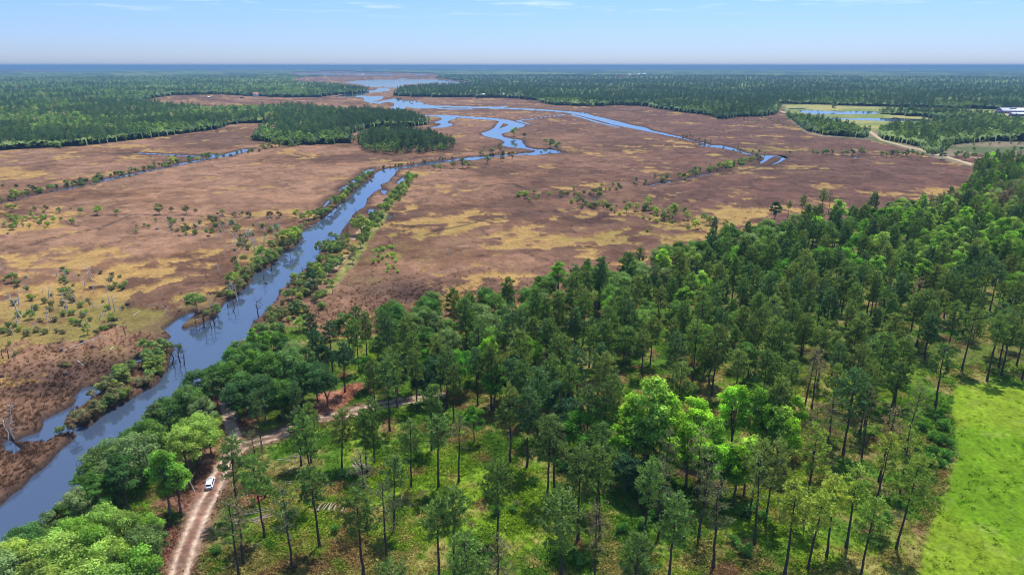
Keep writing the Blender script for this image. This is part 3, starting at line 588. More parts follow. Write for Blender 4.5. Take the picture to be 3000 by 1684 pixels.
def shrub(seed, Rm=1.6, H=2.4, lobes=9, per=70, leaf=.17, loose=.0):
    g = np.random.default_rng(seed); T = Geo(); Cn = Geo()
    for i in range(lobes):
        a = g.uniform(0, 6.28); rr_ = Rm * g.uniform(.05, .75); c = np.array([math.cos(a) * rr_, math.sin(a) * rr_, H * g.uniform(.3, .78)])
        T.tube([[c[0] * .15, c[1] * .15, -.2], c * [.6, .6, .55], c], [.05, .035, .012], 3)
        d = unit(g.normal(size=(per, 3))); d[:, 2] = np.abs(d[:, 2]) * np.where(g.random(per) < .25, -1, 1); lr = Rm * g.uniform(.3, .48)
        Cn.cards(c + d * lr * g.uniform(.5, 1.15, per)[:, None], d + g.normal(0, .5, (per, 3)), leaf * g.uniform(.6, 1.2, per), leaf * g.uniform(.5, .9, per), g, g.uniform(.8, 1.2) * g.uniform(.7, 1.3, per))
    return T, Cn
def tussock(seed, n=16, H=1.3, wd=.06, spread=.45, flat=0.0):
    g = np.random.default_rng(seed); T = Geo()
    c = g.normal(0, spread * .5, (n, 3)) * [1, 1, 0]; d = unit(g.normal(0, .35 + flat, (n, 3)) * [1, 1, 0] + [0, 0, 1]); T.blades(c, d, H * g.uniform(.6, 1.1, n), wd * g.uniform(.7, 1.4, n), g, g.uniform(.65, 1.35, n)); return T
def herb(seed, n=14, Rm=.6, leaf=.16):
    g = np.random.default_rng(seed); T = Geo(); p = g.normal(0, Rm * .5, (n, 3)) * [1, 1, 0] + g.uniform(.05, .5, (n, 1)) * [0, 0, 1]
    T.cards(p, g.normal(0, .5, (n, 3)) + [0, 0, 1], leaf * g.uniform(.6, 1.3, n), leaf * g.uniform(.5, 1, n), g, g.uniform(.65, 1.4, n)); return T

def pair(name, tc_, tm, cm):
    T, Cn = tc_; return (T.mesh(name + '_trunk', tm), Cn.mesh(name + '_crown', cm))
PINES = [pair('pine', pine(100 + i, H=21, base=(.44, .5, .55, .48, .58, .52)[i], Rm=(3.9, 3.5, 3.2, 4.2, 3.1, 3.6)[i], dens=(1.2, 1.05, 1.0, 1.3, .9, 1.1)[i], tuft=13, size=1.05), M['bark'], M['needles']) for i in range(6)]
THIN = [pair('thin_pine', pine(120 + i, H=20, base=.46, Rm=2.9, dens=.75, tuft=8, thin=True), M['bark'], M['needles']) for i in range(3)]
DENSE = [pair('dense_pine', pine(140 + i, H=20, base=.38, Rm=3.3, dens=1.45, tuft=15, size=1.1), M['bark'], M['needles']) for i in range(7)]
OAKS = [pair('broadleaf', broadleaf(200 + i, H=14.5, Rm=(5, 4.4, 5.6, 4, 5)[i], base=.2, lobes=(40, 34, 46, 30, 38)[i]), M['greybark'], M['leaves']) for i in range(5)]
TALLB = [pair('tall_broadleaf', broadleaf(220 + i, H=17, Rm=3.6, base=.22, lobes=38, per=120, leaf=.24, cone=.45), M['greybark'], M['leaves']) for i in range(4)]
SHR = [shrub(240 + i) for i in range(5)]
SHRUBS = [pair('shrub', s_, M['greybark'], M['leaves']) for s_ in SHR]
SMALLT = [pair('small_tree', broadleaf(260 + i, H=6.0, Rm=2.4, base=.03, lobes=20, per=70, leaf=.2), M['greybark'], M['leaves']) for i in range(4)]
DEADS = [dead_tree(280 + i, n=(7, 5, 8, 4)[i]).mesh('dead_tree', M['dead']) for i in range(4)]
DEADD = [dead_tree(290 + i, n=(12, 9)[i], spread=.7).mesh('dead_tree', M['snag']) for i in range(2)]
# far trees, light enough for tens of thousands
def lod_pine(i): return merged('far_pine', [(pine(400 + i, H=19, base=.38, Rm=3.2, dens=.55, tuft=3, size=2.6)[1], M['needles']), (pine(400 + i, H=19, base=.4, dens=.1)[0], M['bark'])])
def lod_oak(i):
    T, Cn = broadleaf(420 + i, H=13, Rm=4.6, base=.1, lobes=16, per=13, leaf=.85); return merged('far_oak', [(Cn, M['leaves']), (T, M['greybark'])])
def proto(name, me):
    return bpy.data.objects.new(name, me)
def coll(name, meshes):
    c = bpy.data.collections.new(name)
    for i, me in enumerate(meshes): c.objects.link(proto('%s_%02d' % (name, i), me))
    return c
def scatter(name, pts, rot, scl, idx, tint_, c, label=None, cat=None, group=None):
    """many small plants that nobody could count, as one object"""
    n = len(pts); me = bpy.data.meshes.new(name); me.vertices.add(n); me.vertices.foreach_set('co', np.asarray(pts, np.float32).ravel())
    for an, typ, dat, key in (('rz', 'FLOAT', rot, 'value'), ('sc', 'FLOAT', scl, 'value'), ('ix', 'INT', idx, 'value'), ('tint', 'FLOAT_VECTOR', tint_, 'vector')):
        a = me.attributes.new(an, typ, 'POINT'); a.data.foreach_set(key, np.ascontiguousarray(dat, np.int32 if typ == 'INT' else np.float32).ravel())
    o = link(bpy.data.objects.new(name, me)); g = bpy.data.node_groups.new(name, 'GeometryNodeTree')
    g.interface.new_socket('Geometry', in_out='INPUT', socket_type='NodeSocketGeometry'); g.interface.new_socket('Geometry', in_out='OUTPUT', socket_type='NodeSocketGeometry')
    gi = g.nodes.new('NodeGroupInput'); go = g.nodes.new('NodeGroupOutput'); ip = g.nodes.new('GeometryNodeInstanceOnPoints'); ci = g.nodes.new('GeometryNodeCollectionInfo')
    ci.inputs['Collection'].default_value = c; ci.inputs['Separate Children'].default_value = True; ci.inputs['Reset Children'].default_value = True
    def att(nm, typ):
        a = g.nodes.new('GeometryNodeInputNamedAttribute'); a.data_type = typ; a.inputs['Name'].default_value = nm; return a.outputs['Attribute']
    L = g.links.new; L(gi.outputs[0], ip.inputs['Points']); L(ci.outputs[0], ip.inputs['Instance']); ip.inputs['Pick Instance'].default_value = True
    L(att('ix', 'INT'), ip.inputs['Instance Index']); L(att('sc', 'FLOAT'), ip.inputs['Scale'])
    cb = g.nodes.new('ShaderNodeCombineXYZ'); L(att('rz', 'FLOAT'), cb.inputs[2]); er = g.nodes.new('FunctionNodeEulerToRotation'); L(cb.outputs[0], er.inputs[0]); L(er.outputs[0], ip.inputs['Rotation'])
    L(ip.outputs[0], go.inputs[0]); md = o.modifiers.new('scatter', 'NODES'); md.node_group = g
    return tag(o, label, cat, group, 'stuff')
RG = np.random.default_rng(7)
def jitter_fill(polys, s, rng, amt=.42):
    out = []
    for p in polys:
        lo, hi = p.min(0), p.max(0); gx, gy = np.meshgrid(np.arange(lo[0], hi[0], s), np.arange(lo[1], hi[1], s))
        x = (gx + rng.uniform(-amt, amt, gx.shape) * s + (np.arange(gx.shape[0]) % 2)[:, None] * s * .5).ravel(); y = (gy + rng.uniform(-amt, amt, gy.shape) * s).ravel()
        m = inside(x, y, p); out.append(np.stack([x[m], y[m]], 1))
    return np.concatenate(out)
def gz(x, y): return ground_at(np.atleast_1d(x), np.atleast_1d(y), False)

# ---- tints (albedo of the leaves)
T_PINE = [(.064, .102, .027), (.052, .090, .032), (.074, .112, .026), (.086, .115, .030)]
T_YP = [(.16, .20, .035), (.13, .18, .035)]
T_BRP = [(.16, .12, .07), (.13, .11, .055)]
T_OAK = [(.075, .13, .030), (.095, .15, .045), (.055, .11, .025), (.12, .165, .06)]
T_LIME = [(.145, .265, .022), (.12, .225, .018), (.17, .26, .04), (.095, .19, .022)]
T_GRN = [(.055, .14, .018), (.08, .18, .02)]
T_DK = [(.028, .062, .028)]
def tv(L, g=random):
    a = L[g.randrange(len(L))]; k = g.uniform(.82, 1.2) * 2.5; return (a[0] * k * g.uniform(.93, 1.07), a[1] * k, a[2] * k)
random.seed(11)
TREES = []   # what to place: dict(x, y, kind, name, mesh pair, scale, tint, zone)
def put(x, y, pr, s, tint_, name, zone, ex=1.0, z=None, label=None, sink=.1):
    TREES.append(dict(x=x, y=y, pr=pr, s=s, t=tint_, name=name, zone=zone, ex=ex, z=z, label=label, sink=sink, r=random.uniform(0, 6.28)))
# ---------------------------------------------------------------- trees standing where the photo shows them
def G1(px, py, z=1.1): p = unproj([[px, py]], z)[0]; return p[0], p[1]
PB = [(1002,1370),(1076,1383),(1098,1358),(1204,1428),(1142,1263),(1222,1199),(1265,1321),(1309,1197),(1329,1236),(1496,1356),(1529,1241),(1575,1284),(1543,1371),
 (1344,1414),(1285,1430),(1134,1657),(1155,1560),(1064,1690),(1077,1550),(1289,1705),(1332,1700),(1458,1585),(1604,1465),(1623,1445),(1693,1583),(1749,1480),(1757,1577),
 (1720,1336),(1759,1335),(1884,1618),(1930,1577),(1959,1690),(1939,1465),(1644,1720),(1460,1800),(1175,1930),(1741,1735),(1390,1880),(1850,1850),
 (2047,1575),(2039,1476),(2089,1661),(2210,1591),(2297,1690),(2367,1668),(2421,1630),(2479,1602),(2520,1690),(2557,1521),(2625,1610),(2635,1453),(2575,1410),
 (2518,1274),(2532,1247),(2740,1191),(2252,1336),(2259,1342),(2375,1395),(2415,1383),(2429,1278),(2194,1511),(2243,1517),(2355,1519),(2085,1158),(2650,1317),(2602,1243),(2524,1340),(2353,1212),(2378,1197),
 (769,1320),(697,1507),(776,1577),(778,1461),(883,1364),(912,1356),(873,1250),(937,1604),(920,1480),(714,1655),(858,1670),(703,1700),
 (2027,1132),(2817,1089),(2891,1116),(2926,1077),(2934,1101),(2978,1070),(2994,1114),(2604,1101),(2501,1074),(2538,1159),(2660,1015),(2685,1015),(2708,1039),
 (2250,1122),(2274,1132),(2192,1108),(2213,1083),(2336,1095),(2309,1062),(2347,1007),(2390,984),(2410,961),(2314,973),(2204,926),(2087,957),(2078,992),(2788,955),(2900,910),(2473,1039),
 (1043,1011),(1052,1089),(1212,1143),(1530,1159),(1600,1099),(1609,1105),(1627,1159),(1642,1143),(1726,1077),(1695,988),(1842,1043),(1967,1159),
 (1100,1215),(1165,1195),(1620,1225),(1660,1260),(1690,1225),(1760,1210),(1980,1260),(1790,1290),(1500,1215),(1440,1200),(1400,1190),(2300,1235),(2440,1180),(2490,1200),(2150,1210),(2230,1190),(2560,1190),(2620,1180),(2470,1330)]
THINP = {(714,1655),(703,1700),(858,1670),(1077,1550),(1460,1800),(1741,1735),(2089,1661),(2210,1591),(2047,1575),(2039,1476),(2575,1410),(2375,1395),(2415,1383),(2635,1453),(2353,1212),(2378,1197),(1623,1445),(1939,1465),(1930,1577),(1134,1657),(1344,1414),(778,1461),(2524,1340),(2650,1317)}
BROWN = {(703,1700),(714,1655),(1741,1735),(2635,1453),(2575,1410),(2375,1395),(2353,1212)}
for (px_, py_) in PB:
    x, y = G1(px_, py_); thin = (px_, py_) in THINP; pr = random.choice(THIN if thin else PINES)
    if py_ > 1450 and px_ > 2180: t_ = tv(T_YP) if px_ > 2280 and random.random() < .9 else tv([(.10, .135, .035)])
    elif (px_, py_) in BROWN: t_ = tv(T_BRP)
    elif thin: t_ = tv([(.085, .10, .045), (.10, .105, .05)])
    elif py_ > 1380: t_ = tv([(.08, .125, .03), (.07, .11, .03)])
    else: t_ = tv(T_PINE)
    s_ = random.uniform(.92, 1.07) * (1.0 if py_ > 1250 or px_ > 1900 else .95)
    if px_ < 1120 and py_ < 1420: s_ *= .82
    put(x, y, pr, s_, t_, 'pine_tree', 'open', ex=2.0)
# the bright spring-green trees in the pines
for (px_, py_, s_, k) in [(1895,1395,1.55,0),(1850,1385,1.3,0),(1935,1385,1.4,1),(1880,1420,1.0,1),(2140,1335,1.25,0),(2195,1345,1.2,1),(2275,1375,1.15,0),(2300,1390,.95,1),(2075,1400,1.05,1),(2030,1335,1.1,0),(2110,1480,1.1,0),(2150,1475,1.0,2),(2180,1450,1.0,1),(2010,1420,1.05,1),(2060,1470,.95,0),(1830,1400,1.0,1),(2310,1330,1.0,1),(2230,1360,1.05,0),(2050,1440,.9,1),(1960,1430,.9,0),(2245,1330,1.1,0)]:
    x, y = G1(px_, py_); put(x, y, random.choice(TALLB), s_, tv(T_LIME), 'broadleaf_tree', 'lime', ex=3)
for (px_, py_, s_) in [(1435,1125,.95),(1235,1320,.0),(1245,1110,.7),(1120,1060,.0)]:
    if s_: x, y = G1(px_, py_); put(x, y, random.choice(TALLB), s_, tv(T_LIME if px_ == 1435 else T_GRN), 'broadleaf_tree', 'mid', ex=3)
# dark broadleaves inside the pine wood
for (px_, py_, s_) in [(1390,1300,.75),(1660,1310,1.0),(1700,1350,1.0),(1640,1260,1.05),(1770,1300,.9),(1240,1180,.9),(1290,1170,1.0),(1450,1200,1.05),(1500,1180,1.1),(1550,1200,.8),(1580,1235,.8),(1830,1440,.8),(1870,1470,.75),(1165,1160,.95),(960,1120,.9),(1080,1140,.85),(1350,1150,1),(1600,1190,.9),(1900,1490,.5),(1940,1500,.5)]:
    x, y = G1(px_, py_); put(x, y, random.choice(OAKS), s_ * .95, tv(T_GRN[:1] + T_DK * 2), 'broadleaf_tree', 'mid', ex=1.5)
# river-side wood, left of the track
for (px_, py_, s_, t_) in [(378,1495,1.15,'g'),(499,1515,1.15,'v'),(530,1500,.9,'v'),(330,1440,1.0,'o'),(300,1530,1.0,'g'),(240,1560,.9,'o'),(420,1420,1.0,'o'),(470,1380,1.05,'y'),(560,1400,1.1,'y'),(585,1360,1.1,'y'),(600,1290,1.0,'o'),(550,1260,1.0,'o'),(500,1280,.9,'g'),
     (470,1300,.9,'o'),(620,1330,.85,'y'),(440,1350,.85,'g'),(400,1370,.85,'g'),(350,1480,.9,'o'),(280,1490,.85,'g'),(200,1590,.8,'g'),(150,1620,.85,'o'),(100,1660,.8,'g'),
     (60,1720,.9,'y'),(130,1750,1.05,'y'),(210,1740,1.1,'y'),(290,1700,1.05,'v'),(350,1760,1.15,'y'),(430,1720,1.05,'o'),(380,1640,1.0,'y'),(460,1680,.9,'o'),(240,1660,.9,'v'),(320,1620,.95,'y'),(170,1690,.95,'y'),(420,1800,1.1,'v'),(270,1830,1.2,'y'),(140,1840,1.2,'y'),(20,1800,1.1,'o'),(20,1700,.6,'o'),(-60,1790,1.0,'o'),(350,1850,1.2,'y'),(450,1600,.65,'v'),
     (590,1190,.9,'g'),(560,1230,.8,'g'),(640,1200,.85,'o'),(690,1180,1.0,'g'),(720,1150,1.05,'g'),(760,1160,1.1,'v'),(800,1180,1.15,'g'),(850,1160,1.15,'o'),(890,1190,1.1,'g'),(830,1230,1.05,'g'),(780,1240,1.05,'d'),(730,1210,1.0,'g'),(900,1130,1.0,'o'),(690,1110,.85,'g'),(740,1090,.85,'g'),(790,1110,.9,'g'),(870,1090,.85,'o'),(650,1150,.8,'g'),(620,1150,.6,'g'),
     (700,1060,.65,'g'),(745,1040,.7,'v'),(780,1050,.75,'v'),(820,1040,.75,'g'),(840,1075,.8,'g'),(930,1170,1.0,'d'),(960,1190,1.0,'d'),(700,1235,.9,'d'),(860,1215,.9,'d')]:
    x, y = G1(px_, py_); L_ = {'g': [(.06,.12,.025),(.05,.105,.03)], 'o': [(.08,.13,.04),(.10,.14,.055)], 'y': [(.15,.21,.045),(.17,.23,.05),(.12,.19,.04)], 'v': [(.085,.17,.024),(.10,.185,.028)], 'd': T_DK + [(.04,.085,.03)]}[t_]
    put(x, y, random.choice(TALLB if t_ == 'v' and py_ < 1600 else OAKS), s_ * (.82 if py_ > 1560 else .88), tv(L_), 'broadleaf_tree', 'river' if py_ > 1220 else 'oak', ex=3)
for (px_, py_) in [(975,1090),(940,1110),(1010,1150),(915,1060)]:
    x, y = G1(px_, py_); put(x, y, random.choice(PINES), .85, tv(T_DK), 'pine_tree', 'edge', ex=2)
taken = np.array([(t['x'], t['y'], 3.5) for t in TREES])
def free(P, r, lst):
    keep = []; cur = [tuple(q) for q in lst]
    A = np.array(cur)
    for p in P:
        if len(A) and (np.hypot(A[:, 0] - p[0], A[:, 1] - p[1]) < r).any(): continue
        keep.append(p)
    return np.array(keep)
FILL = [  # outline of the tree feet, spacing, shares of pine / broadleaf / lime / thin brown
 ('edge', W('P', [(1010,1030),(1150,975),(1400,945),(1560,905),(1700,865),(1850,825),(1980,790),(2150,738),(2350,690),(2600,655),(2760,632),(2900,600),(3400,590),(3400,660),(2900,690),(2400,740),(2100,820),(1800,930),(1500,1040),(1300,1110),(1080,1110)]), 9.0, (.22, .74, .04, 0)),
 ('dense', W('P', [(1080,1115),(1300,1115),(1500,1045),(1800,935),(2100,825),(2400,745),(2900,695),(3400,665),(3400,860),(2900,870),(2700,930),(2450,1000),(2300,1100),(2050,1150),(1800,1165),(1500,1160),(1200,1160)]), 9.4, (.74, .22, .03, .01)),
 ('back', W('P', [(2600,650),(2760,628),(2840,590),(2860,560),(2840,540),(2860,515),(2950,500),(3500,490),(3500,700),(3000,690),(2800,680)]), 9.5, (.45, .40, .15, 0)),
 ('right', W('P', [(2700,930),(2900,870),(3400,860),(3400,1090),(2900,1060),(2750,1010)]), 10.5, (.86, .04, .05, .05)),
 ('mid', W('P', [(2450,1000),(2700,935),(2740,1010),(2700,1120),(2600,1170),(2400,1190),(2100,1200),(2050,1150),(2300,1100)]), 10.5, (.84, .06, .0, .10)),
]
for zn, poly, s_, mix in FILL:
    P = jitter_fill([poly], s_, RG, .4); P = free(P, 4.6, [(t['x'], t['y']) for t in TREES])
    for x, y in P:
        px_, py_, _ = proj(x, y, 0); q = random.random(); a, b_, c_ = mix[0], mix[0] + mix[1], mix[0] + mix[1] + mix[2]
        lime = math.exp(-(((px_ - 2800) / 150) ** 2 + ((py_ - 765) / 95) ** 2)) + .75 * math.exp(-(((px_ - 2990) / 130) ** 2 + ((py_ - 850) / 70) ** 2)) + .5 * math.exp(-(((px_ - 2600) / 110) ** 2 + ((py_ - 715) / 30) ** 2)) + .3 * math.exp(-(((px_ - 1970) / 60) ** 2 + ((py_ - 930) / 90) ** 2))
        brownz = math.exp(-(((px_ - 2900) / 190) ** 2 + ((py_ - 655) / 42) ** 2))
        if random.random() < lime * .85: put(x, y, random.choice(TALLB + OAKS[:2]), random.uniform(.95, 1.2), tv([(.12, .205, .025), (.10, .18, .025), (.15, .215, .045)]), 'broadleaf_tree', 'limewood')
        elif random.random() < brownz * .7: put(x, y, random.choice(THIN + DENSE[:1]), random.uniform(.8, 1.0), tv([(.10, .085, .05), (.13, .095, .06), (.08, .09, .04)]), 'pine_tree', 'brownwood')
        elif q < a: put(x, y, random.choice(DENSE + PINES[:3] if zn != 'right' else PINES), random.uniform(.74, 1.12), tv(T_PINE), 'pine_tree', zn)
        elif q < b_: put(x, y, random.choice(OAKS + TALLB[:1]), random.uniform(.75, 1.08), tv(T_OAK if zn != 'dense' else T_OAK[:1] + T_GRN), 'broadleaf_tree', zn)
        elif q < c_: put(x, y, random.choice(TALLB), random.uniform(.8, 1.1), tv(T_LIME), 'broadleaf_tree', zn)
        else: put(x, y, random.choice(THIN), random.uniform(.85, 1.0), tv(T_BRP), 'pine_tree', zn)
# lone trees on the marsh edge
for (u, v, pr, s_, t_, lb) in [(685,1300,OAKS[3],1.05,T_DK,'dark round lone tree standing out over the purple marsh at the wood edge'),(790,1265,PINES[2],.55,T_PINE,'small slim pine just right of the dark round lone tree'),
     (1045,1228,PINES[1],.85,T_PINE,'lanky pine with leaning crown silhouetted on the purple marsh'),(1100,1222,THIN[0],.8,[(.07,.07,.05)],'thin half-bare pine beside the lanky pine at the marsh edge'),
     (225,1440,DENSE[0],.75,T_DK,'short dark pine standing before the golden marsh edge'),(885,1290,PINES[4],.8,T_PINE,'slim pine poking above the broadleaf edge right of the round lone tree')]:
    p = W('C', [(u, v)], 1.0)[0]; put(p[0], p[1], pr, s_, tv(t_), 'broadleaf_tree' if pr in OAKS else 'pine_tree', 'lone', ex=3, label=lb)
# ---- shrubs and small trees out on the marsh (crop, x, foot y, width in crop px, colour)
SH = [('D', [(85,55,60,'y'),(232,58,25,'g'),(330,64,25,'g'),(448,62,40,'g'),(615,65,45,'g'),(735,76,75,'y'),(878,78,40,'g'),(1205,80,75,'g'),(1300,60,40,'o'),(1410,75,60,'o'),(1680,82,45,'y'),(1770,95,40,'b'),(1880,100,50,'b'),(2040,100,50,'b'),(2110,98,50,'b'),(2235,92,60,'y'),
   (2180,325,135,'y'),(2240,272,100,'y'),(2230,230,60,'y'),(1990,452,120,'g'),(1945,485,90,'g'),(2060,432,90,'g'),(1770,622,115,'y'),(1870,560,90,'o'),(1900,520,60,'o'),(1800,660,80,'o'),(1490,822,150,'g'),(1560,840,60,'g'),(1640,832,90,'g'),
   (1240,1130,110,'g'),(1180,1150,120,'g'),(1100,1130,110,'g'),(1290,1110,90,'g'),(1355,1075,50,'g'),(1130,1230,120,'g'),(1200,1200,110,'g'),(985,1275,90,'g'),(940,1350,110,'g'),(880,1320,70,'g'),(1010,1240,70,'g'),(820,1425,110,'o'),
   (100,595,80,'g'),(490,620,70,'g'),(230,862,75,'g'),(470,835,60,'g'),(550,872,50,'y'),(640,832,60,'g'),(680,872,40,'g'),(60,922,60,'g'),(205,962,55,'y'),(140,832,60,'g'),(660,975,80,'g'),(480,965,50,'o'),(740,985,50,'o'),(120,1155,50,'g'),(30,960,60,'g'),(845,870,60,'g'),(510,1240,50,'o'),(480,1235,60,'b'),(75,1050,40,'g'),
   (2410,372,85,'g'),(2455,340,60,'g'),(2500,385,80,'g'),(2545,300,70,'g'),(2520,505,95,'g'),(2570,385,90,'g'),(2370,595,100,'d'),(2350,675,90,'d'),(2395,745,80,'g'),(2230,862,110,'d'),(2290,820,70,'g'),(2130,895,90,'g'),(2060,880,70,'g'),(2180,632,40,'g'),(2200,555,35,'g'),(2112,652,35,'g'),(1920,1000,50,'o'),(2500,250,50,'g'),(2440,700,50,'g'),
   (1910,1140,130,'g'),(1850,1170,110,'g'),(2050,1110,150,'g'),(2130,1090,110,'g'),(1985,1105,90,'g'),(1610,1280,60,'g'),(2120,985,90,'g'),(2000,960,60,'g')]),
  ('B', [(540,978,35,'g'),(500,1005,35,'g'),(460,1045,50,'g'),(445,1078,60,'g'),(400,1102,45,'g'),(345,1168,52,'g'),(300,1226,70,'g'),(275,1262,50,'g'),(232,1300,75,'g'),(150,1392,140,'y'),(205,1395,60,'y'),(150,1495,80,'g'),(20,1450,60,'g'),
   (1305,645,60,'y'),(1580,732,60,'g'),(1630,752,60,'g'),(1540,707,40,'y'),(1100,852,60,'g'),(1215,836,45,'o'),(920,887,70,'g'),(960,882,40,'g'),(850,887,50,'o'),(745,907,45,'g'),(700,902,40,'o'),(1060,790,50,'o'),(1130,783,50,'o'),(1200,765,60,'o'),(1380,655,40,'o'),
   (2150,1218,50,'y'),(2225,1208,55,'y'),(2310,1205,80,'y'),(2380,1240,55,'y'),(2500,1275,110,'y'),(2440,1278,60,'g'),(1945,1105,45,'g'),(1820,1160,50,'o'),(2135,1152,28,'g'),(2310,1362,30,'g'),(2045,1030,35,'y'),(1900,1080,40,'o'),(1510,778,25,'o'),(1290,820,40,'o'),
   (120,1010,60,'g'),(20,1130,60,'y'),(70,1060,70,'o'),(170,970,40,'o')]),
  ('A', [(120,1128,80,'y'),(90,1120,50,'g'),(210,1102,50,'g'),(290,1062,35,'d'),(285,1090,40,'g'),(390,1068,60,'g'),(510,1052,45,'d'),(550,1030,40,'g'),(630,1028,40,'g'),(715,1012,55,'g'),(745,995,30,'g'),(935,952,40,'g'),(980,950,18,'g'),(1050,925,30,'g'),(1142,907,42,'g'),(1310,862,65,'y'),(1350,852,40,'g'),(1425,842,42,'g'),(1490,832,36,'y'),(1580,822,50,'g'),(1640,812,40,'g'),(1745,792,20,'d'),(1900,762,32,'g'),(1980,737,40,'g'),(2080,727,60,'g'),(2030,735,40,'g'),(130,1028,30,'d'),(25,1022,30,'g'),(220,1027,25,'d'),(15,1150,40,'g'),(1090,900,30,'g'),(1250,880,30,'y'),
   (2290,1290,60,'g'),(2330,1275,70,'y'),(2380,1265,60,'g'),(2420,1255,70,'g'),(2470,1240,70,'g'),(2500,1210,60,'o'),(2540,1170,60,'g'),(2560,1150,40,'g')]),
  ('C', [(125,912,38,'g'),(218,885,25,'y'),(270,885,42,'y'),(350,882,60,'y'),(390,870,40,'g'),(430,852,40,'o'),(470,845,40,'y'),(520,835,30,'g'),(575,772,25,'d'),(808,770,22,'d'),(70,905,25,'g'),(330,900,50,'o'),
   (30,1275,60,'y'),(82,1305,45,'y'),(95,1345,75,'y'),(160,1285,60,'g'),(205,1310,70,'y'),(320,1335,60,'y'),(45,1340,40,'g'),(240,1420,60,'g'),(10,1230,50,'g'),
   (2065,805,50,'g'),(2195,818,50,'g'),(2290,808,38,'d'),(2200,760,30,'g'),(2130,830,60,'g'),(2415,800,30,'d'),(2490,805,30,'d'),(2530,808,30,'d'),(2310,880,110,'v'),(2390,900,50,'g'),(2280,905,60,'g'),(2260,880,60,'v'),(1960,820,50,'d'),(2460,870,40,'g'),(1142,448,42,'d')])]
COLS = {'y': [(.165, .205, .042), (.14, .185, .045)], 'g': [(.10, .14, .043), (.085, .125, .043), (.115, .15, .045)], 'o': [(.13, .12, .065), (.11, .115, .05)], 'b': [(.09, .07, .042)], 'd': [(.035, .065, .03)], 'v': [(.15, .26, .03)]}
for cr_, L_ in SH:
    for (u, v, wd_, k) in L_:
        p = W(cr_, [(u, v)], .6)[0]; pxx = cpx(cr_, [(u, v)])[0]; dep_ = proj(p[0], p[1], .6)[2]; width = wd_ / K * dep_ / FPX
        if width > 3.4:
            pr = random.choice(SMALLT); base_w = 5.6
            put(p[0], p[1], pr, width / base_w * 1.05, tv(COLS[k]), 'small_tree', 'marsh', ex=2, z='w')
        else: put(p[0], p[1], random.choice(SHRUBS), width / 3.0, tv(COLS[k]), 'shrub', 'marsh', ex=2, z='w')
def many(tag_, pts, n, smin, smax, cols, pr, name):
    poly = W(tag_, pts); lo, hi = poly.min(0), poly.max(0); k = 0; tries = 0
    while k < n and tries < 5000:
        tries += 1; x = random.uniform(lo[0], hi[0]); y = random.uniform(lo[1], hi[1])
        if inside(np.array([x]), np.array([y]), poly)[0] and water_sd(np.array([x]), np.array([y]))[0] > 1:
            put(x, y, random.choice(pr), random.uniform(smin, smax), tv(COLS[random.choice(cols)]), name, 'marsh', z='w'); k += 1
many('D', [(40,100),(560,110),(560,160),(350,190),(100,195),(40,200)], 34, .4, .75, 'ggyy', SMALLT, 'small_tree')
many('D', [(1250,130),(1760,110),(1780,240),(1250,250)], 34, .7, 1.4, 'oogg', SHRUBS, 'shrub')
many('D', [(1030,150),(1180,140),(1180,230),(1030,230)], 5, .35, .5, 'gg', SMALLT, 'small_tree')
many('D', [(1780,180),(2150,130),(2140,300),(1980,400),(1850,500),(1750,480),(1750,300)], 34, .7, 1.5, 'ooog', SHRUBS, 'shrub')
many('D', [(0,500),(1000,520),(1050,620),(900,660),(0,640)], 18, .5, 1.2, 'oogy', SHRUBS, 'shrub')
many('D', [(0,640),(900,680),(1000,860),(800,980),(500,1000),(0,1000)], 44, .5, 1.3, 'ooogy', SHRUBS, 'shrub')
many('F', [(1700,20),(2000,0),(2500,90),(2576,140),(2400,150),(2000,60)], 14, .6, 1.3, 'oyg', SHRUBS, 'shrub')
many('D', [(0,0),(2300,80),(2300,100),(0,40)], 14, .5, 1.0, 'ogb', SHRUBS, 'shrub')
many('C', [(2000,690),(2900,690),(2900,800),(2050,790)], 40, .35, .8, 'oogd', SMALLT, 'small_tree')
many('C', [(260,520),(600,505),(760,540),(900,620),(700,560),(420,530)], 30, .4, .8, 'gog', SMALLT, 'small_tree')
many('F', [(240,330),(380,330),(420,420),(500,500),(380,550),(240,480)], 22, .5, 1.0, 'vvy', SHRUBS, 'shrub')
def along(tag_, pts, n, spread, smin, smax, cols, small=.25):
    L_ = W(tag_, pts, .5); seg = np.diff(L_, axis=0); ln = np.hypot(seg[:, 0], seg[:, 1]); cum = np.concatenate([[0], np.cumsum(ln)]); k = 0; tries = 0
    while k < n and tries < 4000:
        tries += 1; s = random.random() ** 1.0 * cum[-1]
        if vnoise(np.array([s]), np.array([0.]), 14, int(n + pts[0][0]) % 97)[0] < random.random() * .75: continue
        i = min(len(ln) - 1, int(np.searchsorted(cum, s) - 1)); f = (s - cum[i]) / ln[i]; x, y = L_[i] + seg[i] * f + [random.gauss(0, spread), random.gauss(0, spread)]
        if water_sd(np.array([x]), np.array([y]))[0] < .8: continue
        sm = random.random() < small; put(x, y, random.choice(SMALLT if sm else SHRUBS), random.uniform(smin, smax) * (.62 if sm else 1), tv(COLS[random.choice(cols)]), 'small_tree' if sm else 'shrub', 'marsh', z='w'); k += 1
DMANY = [([(0,620),(900,660),(1000,860),(800,980),(400,1000),(0,1000)], 26, .35, .7), ([(1750,180),(2150,150),(2080,330),(1950,420),(1780,470),(1700,400)], 26, .35, .75), ([(1200,160),(1760,150),(1780,250),(1200,260)], 16, .3, .6), ([(0,500),(800,520),(800,640),(0,640)], 10, .3, .6)]
for pts_, n_, s0_, s1_ in DMANY:
    k_ = len(TREES); many('D', pts_, n_, s0_, s1_, 'o', [(m_, None) for m_ in DEADS], 'dead_tree')
